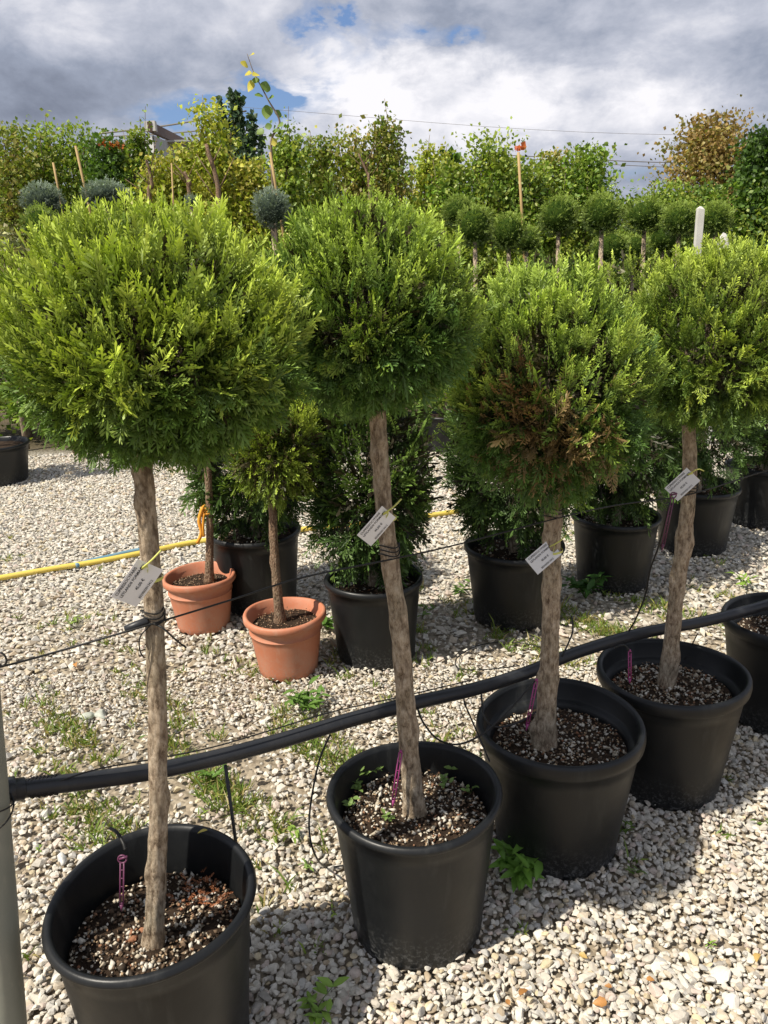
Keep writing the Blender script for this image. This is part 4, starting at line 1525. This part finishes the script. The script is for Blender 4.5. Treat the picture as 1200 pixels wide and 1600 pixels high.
PIPE = [(-8, 1238), (60, 1229), (150, 1218), (250, 1203), (350, 1181), (450, 1154), (560, 1121), (640, 1100), (740, 1077), (820, 1052), (900, 1020), (1000, 990), (1100, 971), (1180, 950), (1260, 925)]
pts = [up(px, py, ylin(px)) for px, py in PIPE]
root = thing('irrigation_pipe', pts[0], 'thick black irrigation pipe running behind the trunks of the front row', 'pipe')
mb = MB()
tube(mb, smooth_path([p - pts[0] for p in pts], 6), 0.0185, 20)
mb.obj('tube', M['pipe'], root, colors=False)
mb = MB()
dd = (pts[1] - pts[0]).normalized()
tube(mb, [dd * 0.012, dd * 0.034, dd * 0.036, dd * 0.052, dd * 0.054], [0.0255, 0.0265, 0.0225, 0.0225, 0.02], 20)
mb.obj('coupling', M['pipe'], root, colors=False)
mb = MB()
wr = []
sp = smooth_path([p - pts[0] for p in pts], 6)
for k in range(90):
    u = k / 90
    i = 5 + u * 3.2
    p = Vector(sp[int(i)]).lerp(Vector(sp[int(i) + 1]), i - int(i))
    a = k * 0.85
    wr.append(p + Vector((0.004 * math.sin(k * 1.7), 0.0205 * math.cos(a), 0.0205 * math.sin(a))))
tube(mb, wr, 0.0014, 5)
mb.obj('binding_wire', M['wire'], root, colors=False)

# thin wire slung along the pipe
W2 = [(60, 1236), (100, 1218), (160, 1200), (240, 1186), (330, 1168), (420, 1142), (520, 1112), (620, 1090), (740, 1062)]
mb = MB()
tube(mb, smooth_path([up(px, py, ylin(px) - 0.01) for px, py in W2], 6), 0.0016, 6)
tag(mb.obj('thin_wire', M['wire'], colors=False), 'thin dark wire slung along the top of the black pipe', 'wire')

# support wire tied to the trunks
def tp(i, py):
    """point on trunk i at picture height py"""
    t = TRUNKS[i]
    tr = ROW[i]['trunk']
    ys_ = [q[1] for q in tr]
    u = np.interp(-py, [-v for v in ys_], range(len(ys_)))
    k = min(int(u), len(t) - 2)
    return t[k].lerp(t[k + 1], u - k)


c1, c2, c3, c4 = tp(0, 966), tp(1, 868), tp(2, 806), tp(3, 768)
f = Vector((0, -1, 0))
WP = [up(-120, 1066, 1.12), up(0, 1042, 1.17), up(90, 1018, 1.22), c1 + f * 0.022, up(372, 934, 1.40), up(470, 903, 1.48), c2 + f * 0.024, up(718, 850, 1.74), c3 + f * 0.024, up(960, 790, 2.02), c4 + f * 0.023, up(1200, 735, 2.36), up(1300, 716, 2.5)]
mb = MB()
tube(mb, smooth_path(WP, 6), 0.0019, 6)
tag(mb.obj('support_wire', M['wire'], colors=False), 'dark support wire stretched from trunk to trunk at tag height', 'wire')
# black sleeve on the wire
mb = MB()
p, q = up(195, 984, 1.262), up(232, 969, 1.275)
d = q - p
tube(mb, [p, p + d * 0.04, p + d * 0.5, p + d * 0.96, q], [0.004, 0.007, 0.0075, 0.007, 0.005], 12)
tag(mb.obj('wire_sleeve', M['pipe'], colors=False), 'short black tube threaded on the support wire beside the nearest trunk', 'sleeve')
# wire ties round the trunks
for i, (py, tails) in enumerate(((972, True), (868, False), (808, False), (768, False))):
    c = tp(i, py)
    rad = float(np.mean(ROW[i]['w'])) + 0.0025
    mb = MB()
    loops = [c + Vector((rad * 1.02 * math.cos(a), rad * 1.02 * math.sin(a), 0.010 * a / 6.28 + 0.004 * math.sin(a * 2))) for a in np.linspace(0, 6.28 * 3, 60)]
    tube(mb, loops, 0.0015, 5)
    if tails:
        tube(mb, smooth_path([c + Vector((0.004, -rad, 0.008)), c + Vector((0.024, -rad - 0.012, 0.004)), c + Vector((0.045, -rad - 0.01, -0.022)), c + Vector((0.058, -rad, -0.042))], 5), 0.0018, 5)
        tube(mb, smooth_path([c + Vector((0.0, -rad, 0.006)), c + Vector((-0.02, -rad - 0.006, -0.015)), c + Vector((-0.026, -rad, -0.045)), c + Vector((-0.02, -rad, -0.06))], 5), 0.0014, 5)
    tag(mb.obj('wire_tie', M['wire'], colors=False),
        ['dark wire tie knotted round the nearest trunk, its end sticking out', 'dark wire tie round the slanting trunk below its tag', 'dark wire tie round the straight trunk above its tag',
         'dark wire tie round the curved trunk behind its tag'][i], 'wire tie', 'wire ties on the trunks')
# loop at the left end of the wire
mb = MB()
p = up(8, 1040, 1.17)
tube(mb, [p + Vector((0.008 * math.cos(a) - 0.004, 0, 0.012 * math.sin(a) + 0.012)) for a in np.linspace(0, 6.28, 16)], 0.0018, 5)
tag(mb.obj('wire_loop', M['wire'], colors=False), 'small twisted loop in the support wire at the left edge', 'wire loop')

# hanging strap behind the first pot
mb = MB()
p = up(352, 1196, ylin(352))
q = at(358, 1330, 0.02)
q = Vector((p.x + 0.012, p.y + 0.005, 0.0))
tube(mb, [p, p.lerp(q, 0.5), q], 0.0042, 8)
tag(mb.obj('support_rod', M['pipe'], colors=False), 'black rod standing upright under the pipe behind the nearest pot', 'rod')

# drip tubes
def drip(pts, label, r=0.0026):
    mb = MB()
    tube(mb, smooth_path(pts, 8), r, 7)
    tag(mb.obj('drip_tube', M['wire'], colors=False), label, 'drip tube', 'thin black drip tubes')


drip([up(516, 1148, 1.68), up(500, 1185, 1.66), up(488, 1240, 1.63), up(483, 1290, 1.60), up(490, 1330, 1.57), at(508, 1354, 0.02), at(540, 1352, 0.03)], 'thin black tube looping down beside the second pot on its left')
drip([up(652, 1106, 1.76), up(662, 1130, 1.74), up(684, 1155, 1.74), up(715, 1163, 1.76), up(752, 1148, 1.78), up(790, 1115, 1.80), up(836, 1064, 1.83)], 'thin black tube sagging between the second pot and the third trunk')
drip([up(752, 1085, 1.86), up(757, 1120, 1.80), up(776, 1136, 1.80), up(812, 1128, 1.82), up(838, 1112, 1.83)], 'short thin tube curling over the rim into the third pot')
drip([up(893, 962, 2.1), up(895, 985, 2.08), up(888, 1005, 2.06), up(878, 1026, 2.04)], 'short thin tube dropping to the pipe right of the third trunk')
drip([at(852, 1012, 0.03), at(800, 1003, 0.02), at(750, 1008, 0.02), at(716, 1026, 0.02), at(716, 1044, 0.02), at(760, 1046, 0.02), at(812, 1040, 0.03)], 'thin black tube lying in a loop on the gravel left of the third trunk')
drip([up(1046, 786, 2.06), up(1030, 850, 2.10), up(1016, 890, 2.14), up(1008, 930, 2.18), up(992, 970, 2.2), up(978, 992, 2.22)], 'thin tube hanging from the purple stake beside the curved trunk')
drip([up(960, 1012, 2.0), up(975, 1008, 2.0), up(986, 1020, 2.0)], 'short tube end feeding the stake in the fourth pot')
drip([up(172, 1294, 1.36), up(182, 1300, 1.34), up(192, 1316, 1.32), up(196, 1328, 1.31)], 'short grey tube end over the rim of the nearest pot', 0.0034)
drip([up(740, 1080, 2.0), up(725, 1092, 1.9), up(735, 1120, 1.84), up(748, 1150, 1.80), up(765, 1190, 1.72)], 'thin tube hanging over the left rim of the third pot', 0.0022)
drip([up(1090, 990, 2.3), up(1080, 1010, 2.32), up(1070, 1030, 2.32)], 'thin tube on the back wall of the fourth pot', 0.002)


# dripper stakes
def stake(top, bot, label, mat, ring=True):
    d = bot - top
    L = d.length
    u = d / L
    side = u.cross(Vector((0, 1, 0))).normalized()
    root = thing('dripper_stake', bot, label, 'dripper stake', 'purple dripper stakes')
    mb = MB()
    for s in (-1, 1):
        a = top + side * 0.0035 * s - bot
        tube(mb, [a, a + d * 0.9], [0.0019, 0.0016], 6)
    tube(mb, [top + d * 0.86 - bot, Vector((0, 0, 0))], [0.004, 0.001], 6)
    for k in range(5):
        m = top + d * (0.15 + 0.17 * k) - bot
        tube(mb, [m - side * 0.0035, m + side * 0.0035], 0.0012, 5)
    mb.obj('stem', M[mat], root, colors=False)
    mb = MB()
    if ring:
        c = top - u * 0.008 - bot
        tube(mb, [c + side * 0.0085 * math.cos(t) + u * 0.0085 * math.sin(t) for t in np.linspace(0, 6.28, 18)], 0.0018, 6)
        tube(mb, [c - side * 0.006, c + side * 0.010 + u * -0.006], 0.0026, 6)
    else:
        tube(mb, [top - u * 0.006 - bot, top - bot], 0.0035, 8)
    mb.obj('head', M[mat], root, colors=False)
    return root


stake(up(191, 1348, 1.30), up(190, 1424, 1.285), 'purple stake with round head in the nearest pot', 'purple')
stake(up(626, 1176, 1.585), up(613, 1262, 1.575), 'purple stake leaning left of the slanting trunk in the second pot', 'purple_bright', False)
stake(up(838, 1064, 1.83), up(822, 1142, 1.82), 'magenta stake leaning against the third trunk', 'purple_bright', False)
stake(up(984, 1018, 2.0), up(984, 1068, 2.0), 'short magenta stake standing in the fourth pot', 'purple_bright', False)
stake(up(1051, 778, 2.06), up(1034, 862, 2.08), 'purple stake hanging upside down from the tag on the curved trunk', 'purple')

# hoses on the gravel
HP = [(-80, 916), (0, 903), (80, 889), (160, 876), (240, 860), (310, 846), (400, 838), (480, 826), (600, 815), (700, 801), (726, 797), (800, 790), (900, 776)]
mb = MB()
tube(mb, smooth_path([at(px, py, 0.022) for px, py in HP], 8), 0.0165, 14)
tag(mb.obj('garden_hose', M['yellow'], colors=False), 'long yellow hose lying across the gravel behind the pots', 'hose')
mb = MB()
tube(mb, smooth_path([at(px, py, 0.022) for px, py in ((118, 884), (140, 877), (175, 869), (205, 862), (232, 857))], 8), 0.015, 12)
tag(mb.obj('garden_hose', M['blue'], colors=False), 'short length of faded blue hose beside the yellow hose', 'hose')

# pole at the left edge
p0 = up(-25, 1190, 1.25)
p1 = up(12, 1600, 1.25)
top = p0 + (p0 - p1) * ((1.15 - p0.z) / (p0.z - p1.z))
bot = p0 + (p1 - p0) * (p0.z / (p0.z - p1.z))
root = thing('support_pole', bot, 'weathered grey green pole at the left edge holding the pipe end', 'pole')
mb = MB()
pth = [Vector((0, 0, 0)).lerp(top - bot, u) for u in np.linspace(0, 1, 30)]
tube(mb, pth, 0.037, 28, wob=lambda i, a: 1 + 0.012 * math.sin(3 * a + i * 0.3) + 0.01 * math.sin(i * 0.9 + 2 * a))
mb.obj('shaft', M['pole'], root, colors=False)
mb = MB()
for zc, tl in ((0.0, 0.02), (0.012, -0.01)):
    cc = up(-12, 1268, 1.25) - bot
    tube(mb, [cc + Vector((0.0385 * math.cos(a), 0.0385 * math.sin(a), zc + tl * math.sin(a))) for a in np.linspace(0, 6.28, 30)], 0.0016, 5)
mb.obj('wire_band', M['wire'], root, colors=False)


# ------------------------------------------------------------------ plant tags
def text_mesh(txt, size):
    cu = bpy.data.curves.new('lettering', 'FONT')
    cu.body = txt
    cu.size = size
    cu.align_x = 'LEFT'
    cu.resolution_u = 3
    cu.offset = size * 0.012
    o = bpy.data.objects.new('lettering', cu)
    COL.objects.link(o)
    dg = bpy.context.evaluated_depsgraph_get()
    me = bpy.data.meshes.new_from_object(o.evaluated_get(dg))
    bpy.data.objects.remove(o)
    me.materials.clear()
    me.materials.append(M['ink'])
    return me


LINES = [('CUPRESSOCYPARIS', 0.0072, (0.006, 0.0425)), ('LEYLANDII FORMA 1/2', 0.0072, (0.006, 0.0335)), ('45,00 €', 0.0076, (0.030, 0.0185)), ('8029002013412', 0.0062, (0.018, 0.0045))]
TM = [(text_mesh(t, s), pos) for t, s, pos in LINES]


def plant_tag(px, py, Y, angle, i, tie_py, label, yaw=0.0, pitchx=0.0):
    """white card 86 x 52 mm facing the viewer's side, its long edge rising to the right"""
    c = up(px, py, Y)
    root = thing('plant_tag', c, label, 'plant tag', 'white plant tags on the trunks')
    fwd = Vector((math.sin(yaw), -math.cos(yaw), 0.22 + pitchx)).normalized()
    xr = Vector((0, 0, 1)).cross(fwd).normalized()
    zr = fwd.cross(xr)
    B = Matrix((xr, zr, fwd)).transposed() @ Matrix.Rotation(angle, 3, 'Z')
    w, h = 0.082, 0.051
    mb = MB()
    n = 10
    V, Q = [], []
    for side in (0.0003, -0.0003):
        for a in range(n + 1):
            for b in (0, 1):
                x = -w / 2 + w * a / n
                y = -h / 2 + h * b
                V.append(tuple(B @ Vector((x, y, side + 0.0015 * math.sin(a / n * 3.1) + (0.001 if b else 0)))))
    for s in (0, 1):
        o = s * (n + 1) * 2
        for a in range(n):
            q = (o + a * 2, o + a * 2 + 2, o + a * 2 + 3, o + a * 2 + 1)
            Q.append(q if s == 0 else q[::-1])
    k = (n + 1) * 2
    for a in range(n):
        Q.append((a * 2, k + a * 2, k + a * 2 + 2, a * 2 + 2))
        Q.append((a * 2 + 1, a * 2 + 3, k + a * 2 + 3, k + a * 2 + 1))
    Q.append((0, 1, k + 1, k))
    Q.append((n * 2, k + n * 2, k + n * 2 + 1, n * 2 + 1))
    mb.add(V, None, Q)
    mb.obj('card', M['card'], root, smooth=False, colors=False)
    for me, (tx, ty) in TM:
        o = bpy.data.objects.new('lettering', me)
        COL.objects.link(o)
        o.parent = root
        o.matrix_local = Matrix.Translation(B @ Vector((-w / 2 + tx, -h / 2 + ty, 0.0030))) @ B.to_4x4()
    # eyelet with strap round the trunk
    e = B @ Vector((w / 2 - 0.012, h / 2 - 0.016, 0.002))
    mb = MB()
    tube(mb, [e + B @ Vector((0.0025 * math.cos(a), 0.0025 * math.sin(a), 0)) for a in np.linspace(0, 6.28, 10)], 0.0009, 5)
    mb.obj('eyelet', M['ink'], root, colors=False)
    tcen = tp(i, tie_py) - c
    rad = float(np.mean(ROW[i]['w'])) + 0.004
    mb = MB()
    pth = [e + Vector((0, 0, 0)), e + Vector((0.012, -0.004, 0.004))]
    for a in np.linspace(-1.7, 3.6, 12):
        pth.append(tcen + Vector((rad * math.cos(a), rad * math.sin(a), 0.006)))
    pth.append(e + Vector((-0.002, 0.004, 0.002)))
    sm = smooth_path(pth, 4)
    Vv, Qq = [], []
    for p_ in sm:
        Vv += [tuple(p_ + Vector((0, 0, -0.0028))), tuple(p_ + Vector((0, 0, 0.0028)))]
    for q in range(len(sm) - 1):
        Qq.append((2 * q, 2 * q + 2, 2 * q + 3, 2 * q + 1))
    mb.add(Vv, None, Qq)
    t0 = sm[8]
    tube(mb, smooth_path([e, e + Vector((0.022, -0.012, 0.018)), e + Vector((0.040, -0.010, 0.035 if i != 3 else 0.012))], 4), 0.0018, 5)
    mb.obj('strap', M['strap'], root, colors=False)
    return root


plant_tag(214, 911, 1.245, math.radians(52), 0, 905, 'white plant tag on the nearest trunk, yellow strap twisted across it', yaw=0.45, pitchx=-0.42)
plant_tag(588, 822, 1.575, math.radians(46), 1, 812, 'white plant tag on the slanting trunk', yaw=0.5, pitchx=-0.42)
plant_tag(849, 870, 1.865, math.radians(37), 2, 862, 'white plant tag on the straight trunk under the browned crown', yaw=0.05, pitchx=0.15)
plant_tag(1066, 757, 2.085, math.radians(48), 3, 752, 'white plant tag on the curved trunk beside the hanging stake', yaw=-0.35)

# ------------------------------------------------------------------ weeds, grass, loose bits
rng = np.random.default_rng(77)
WEEDS = [
    (806, 1366, 0.150, 70, 12, (0.15, 0.29, 0.05), 0.22, 'bushy leafy weed at the foot of the third pot'),
    (492, 1590, 0.095, 22, 6, (0.20, 0.32, 0.06), 0.26, 'fresh broad leaved weed in the gravel at the bottom edge'),
    (904, 1352, 0.042, 7, 3, (0.14, 0.24, 0.05), 0.34, 'tiny seedling with rounded leaves touching the third pot'),
    (976, 1300, 0.055, 14, 4, (0.12, 0.19, 0.04), 0.22, 'small weed between the third and fourth pots'),
    (992, 1368, 0.05, 10, 4, (0.11, 0.17, 0.04), 0.2, 'low olive weed on the shaded gravel right of the third pot'),
    (478, 1108, 0.13, 56, 10, (0.11, 0.2, 0.04), 0.2, 'feathery green weed below the nearer terracotta pot'),
    (470, 1316, 0.06, 14, 4, (0.22, 0.33, 0.06), 0.22, 'yellow green weed left of the looping drip tube'),
    (482, 1356, 0.055, 12, 4, (0.2, 0.3, 0.08), 0.2, 'pale weed under the looping drip tube'),
    (334, 1222, 0.085, 20, 5, (0.12, 0.22, 0.04), 0.22, 'green weed below the pipe beside the nearest trunk'),
    (518, 1430, 0.035, 8, 3, (0.28, 0.38, 0.06), 0.2, 'tiny bright seedling on the gravel left of the second pot'),
    (1108, 1484, 0.03, 7, 3, (0.22, 0.36, 0.06), 0.24, 'tiny bright seedling in the sunlit gravel at the lower right'),
    (60, 1332, 0.035, 7, 3, (0.2, 0.3, 0.06), 0.22, 'tiny seedling in the gravel left of the nearest pot'),
    (112, 978, 0.09, 16, 4, (0.2, 0.28, 0.06), 0.2, 'pale weed in the bright gravel left of the nearest trunk'),
    (512, 985, 0.14, 26, 6, (0.09, 0.18, 0.03), 0.22, 'leafy weed between terracotta pot and black pot'),
    (720, 930, 0.12, 18, 5, (0.11, 0.19, 0.04), 0.22, 'weed on the shaded gravel behind the slanting trunk'),
    (1160, 915, 0.12, 20, 5, (0.22, 0.34, 0.06), 0.22, 'bright weed on the gravel at the right near the fourth crown'),
    (915, 935, 0.18, 60, 10, (0.05, 0.12, 0.025), 0.22, 'dark green weed between the middle black pots'),
    (1188, 1290, 0.05, 10, 4, (0.13, 0.2, 0.04), 0.22, 'small weed at the right edge below the fifth pot'),
    (660, 965, 0.10, 16, 4, (0.12, 0.2, 0.04), 0.22, 'small weed right of the dark bush pot'),
    (250, 1155, 0.10, 22, 6, (0.10, 0.19, 0.035), 0.2, 'green weed right behind the nearest trunk above the pipe'),
]
for k, (px, py, size, nl, st, col, wd, label) in enumerate(WEEDS):
    p = at(px, py, 0.008)
    weed(p.x, p.y, p.z, label, size, nl, rng, col, wd, 'weeds in the gravel', st)
# weeds in the second pot and a seedling in the fourth
for (px, py, z, size, nl, label) in ((592, 1200, 0.33, 0.055, 12, 'clover like weed at the back left inside the second pot'), (560, 1235, 0.33, 0.05, 12, 'low weed at the left inside the second pot'),
                                     (712, 1205, 0.33, 0.05, 12, 'pale weed at the back right inside the second pot'), (742, 1190, 0.33, 0.04, 8, 'tiny weed against the back wall of the second pot'),
                                     (545, 1262, 0.33, 0.045, 10, 'small weed at the left front inside the second pot'), (690, 1228, 0.33, 0.045, 12, 'pale weed right of the trunk inside the second pot'),
                                     (610, 1282, 0.33, 0.04, 12, 'low mossy weed at the front left of the trunk in the second pot'), (735, 1240, 0.33, 0.035, 9, 'small weed near the right rim inside the second pot'), (575, 1215, 0.33, 0.045, 12, 'weed below the clover like one inside the second pot'), (1063, 1022, 0.33, 0.035, 8, 'seedling beside the trunk in the fourth pot'),
                                     (182, 1292, 0.40, 0.02, 5, 'tiny yellow leaf sprig on the rim of the nearest pot')):
    p = at(px, py, z)
    weed(p.x, p.y, p.z, label, size, nl, rng, (0.17, 0.26, 0.07), 0.36, 'weeds inside the pots', 4)


# grass and moss patches
def grass():
    rng = np.random.default_rng(31)
    P = field(1.5, 5.0, 0.019, rng)
    b = bare(P)
    extra = 0.035 * (np.clip(waves(np.c_[P, np.zeros(len(P))], 8, 5.0), 0, 1) ** 2)
    tuft = np.clip(waves(np.c_[P, np.zeros(len(P))], 15, 17.0), 0, 1)
    P = P[(rng.uniform(size=len(P)) < b * 1.25 * tuft + extra * 0.5) & keep_out(P, POTS, 1.0)]
    n = len(P) * 9
    Q_ = np.repeat(P, 9, 0) + rng.normal(0, 0.009, (n, 2))
    D = np.c_[rng.normal(0, 0.55, (n, 2)), np.ones(n)]
    D /= np.linalg.norm(D, axis=1)[:, None]
    L = (0.032 * np.exp(rng.normal(0, 0.35, n)))[:, None]
    X = np.cross(D, rng.normal(size=(n, 3)))
    X /= np.linalg.norm(X, axis=1)[:, None]
    A = np.c_[Q_, np.full(n, 0.002)]
    bend = np.c_[D[:, :2] * 0.5, np.full(n, -0.15)]
    m_ = A + D * L * 0.55
    e = A + D * L + bend * L * 0.6
    w = 0.0024
    V = np.stack([A - X * w, A + X * w, m_ + X * w, m_ - X * w, e], 1).reshape(-1, 3)
    k = (np.arange(n) * 5)[:, None]
    F = np.concatenate([np.array([[3, 2, 4]]) + k])
    Qd = np.array([[0, 1, 2, 3]]) + k
    cols = np.array([(0.18, 0.26, 0.05), (0.30, 0.32, 0.08), (0.13, 0.21, 0.035), (0.40, 0.33, 0.14), (0.22, 0.30, 0.06)])
    c = cols[rng.integers(0, 5, n)] * np.exp(rng.normal(0, 0.15, (n, 1)))
    mb = MB().add(V, F, Qd, np.repeat(c, 5, 0))
    o = mb.obj('grass', M['leaf'], stuff=True)
    o['label'] = 'thin patchy grass and moss growing through the gravel'


grass()

# larger stones among the grass
for k, (px, py, r, col, label) in enumerate(((136, 1120, 0.030, (0.42, 0.45, 0.38), 'pale green fist sized stone, left one of the pair in the grass'), (158, 1116, 0.030, (0.45, 0.47, 0.41), 'pale green stone, right one of the pair in the grass'),
                                             (162, 1130, 0.022, (0.55, 0.52, 0.47), 'flat light stone in front of the pale green pair'), (95, 1342, 0.019, (0.72, 0.71, 0.68), 'bright white stone left of the nearest pot'),
                                             (965, 1262, 0.026, (0.50, 0.40, 0.30), 'flat tan stone on the shaded gravel below the fourth pot'))):
    mb = MB()
    p = at(px, py, 0.012)
    stones(mb, np.array([[0, 0, 0.0]]), np.array([r]), ico(2), np.random.default_rng(500 + k), [col], 0.6, 0.2, 1, 0.12)
    o = mb.obj('stone', M['stone'])
    o.location = p
    tag(o, label, 'stone', 'larger stones in the gravel')

# fallen leaves
LCOL = [((0.50, 0.24, 0.08), 'orange brown'), ((0.42, 0.20, 0.07), 'rust brown'), ((0.55, 0.38, 0.14), 'tan')]
FL = [(948, 1566, 0.030, 0, 'curled orange brown leaf near the bottom right of the gravel'), (956, 1542, 0.016, 1, 'small rust leaf just above the curled orange one'), (812, 1555, 0.026, 1, 'dry brown leaf at the bottom between the pots'),
      (796, 1570, 0.016, 1, 'small rust scrap beside the dry brown leaf'), (118, 1036, 0.030, 0, 'orange dry leaf on the gravel below the support wire'), (1185, 1490, 0.024, 2, 'tan leaf in the gravel at the right edge'),
      (905, 1490, 0.020, 2, 'faint tan leaf on the sunlit gravel'), (1010, 1530, 0.018, 0, 'small orange leaf right of the curled one')]
for k, (px, py, L, ci, label) in enumerate(FL):
    p = at(px, py, 0.024)
    me = leaf_mesh('fallen_leaf', L, L * 0.42, None, LCOL[ci][0], None, 0.1, 0.5, 0.35)
    o = bpy.data.objects.new('fallen_leaf', me)
    COL.objects.link(o)
    o.location = p
    o.rotation_euler = (0.2, rr.uniform(-0.4, 0.4), rr.uniform(0, 6.2))
    tag(o, label, 'leaf', 'fallen leaves on the gravel')
p = at(324, 1297, 0.405)
me = leaf_mesh('fallen_leaf', 0.022, 0.008, None, (0.62, 0.50, 0.12), None, 0, 0.3, 0.2)
o = bpy.data.objects.new('fallen_leaf', me)
COL.objects.link(o)
o.location = p
o.rotation_euler = (0.1, 0.2, 1.9)
tag(o, 'yellow leaf lying on the back rim of the nearest pot', 'leaf')
# rust coloured dead sprigs in the first pot
mb = MB()
rng = np.random.default_rng(9)
k = 42
c = at(322, 1392, 0.305)
P = np.array(c) + np.c_[rng.normal(0, 0.035, (k, 2)), rng.uniform(-0.002, 0.006, k)]
P = P[(P[:, 0] - POTS[0][0]) ** 2 + (P[:, 1] - POTS[0][1]) ** 2 < 0.165 ** 2]
k = len(P)
D = np.c_[rng.normal(0, 1, (k, 2)), rng.normal(0, 0.25, k)]
D /= np.linalg.norm(D, axis=1)[:, None]
U = np.tile(np.array([0.05, 0.02, 1.0]), (k, 1)) + rng.normal(0, 0.2, (k, 3))
cc = np.array((0.36, 0.13, 0.055)) * np.exp(rng.normal(0, 0.3, (k, 1)))
put_sprigs(mb, 'plume', P, D, U, np.full(k, 0.026), cc, cc, rng)
o = mb.obj('dead_leaves', M['needle'], stuff=True)
o['label'] = 'rust coloured dead sprays lying on the soil of the nearest pot'

print('TRIS', sum(sum(len(p.vertices) - 2 for p in m.polygons) * m.users for m in bpy.data.meshes if len(m.polygons) < 50000) + sum(len(m.polygons) for m in bpy.data.meshes if len(m.polygons) >= 50000))
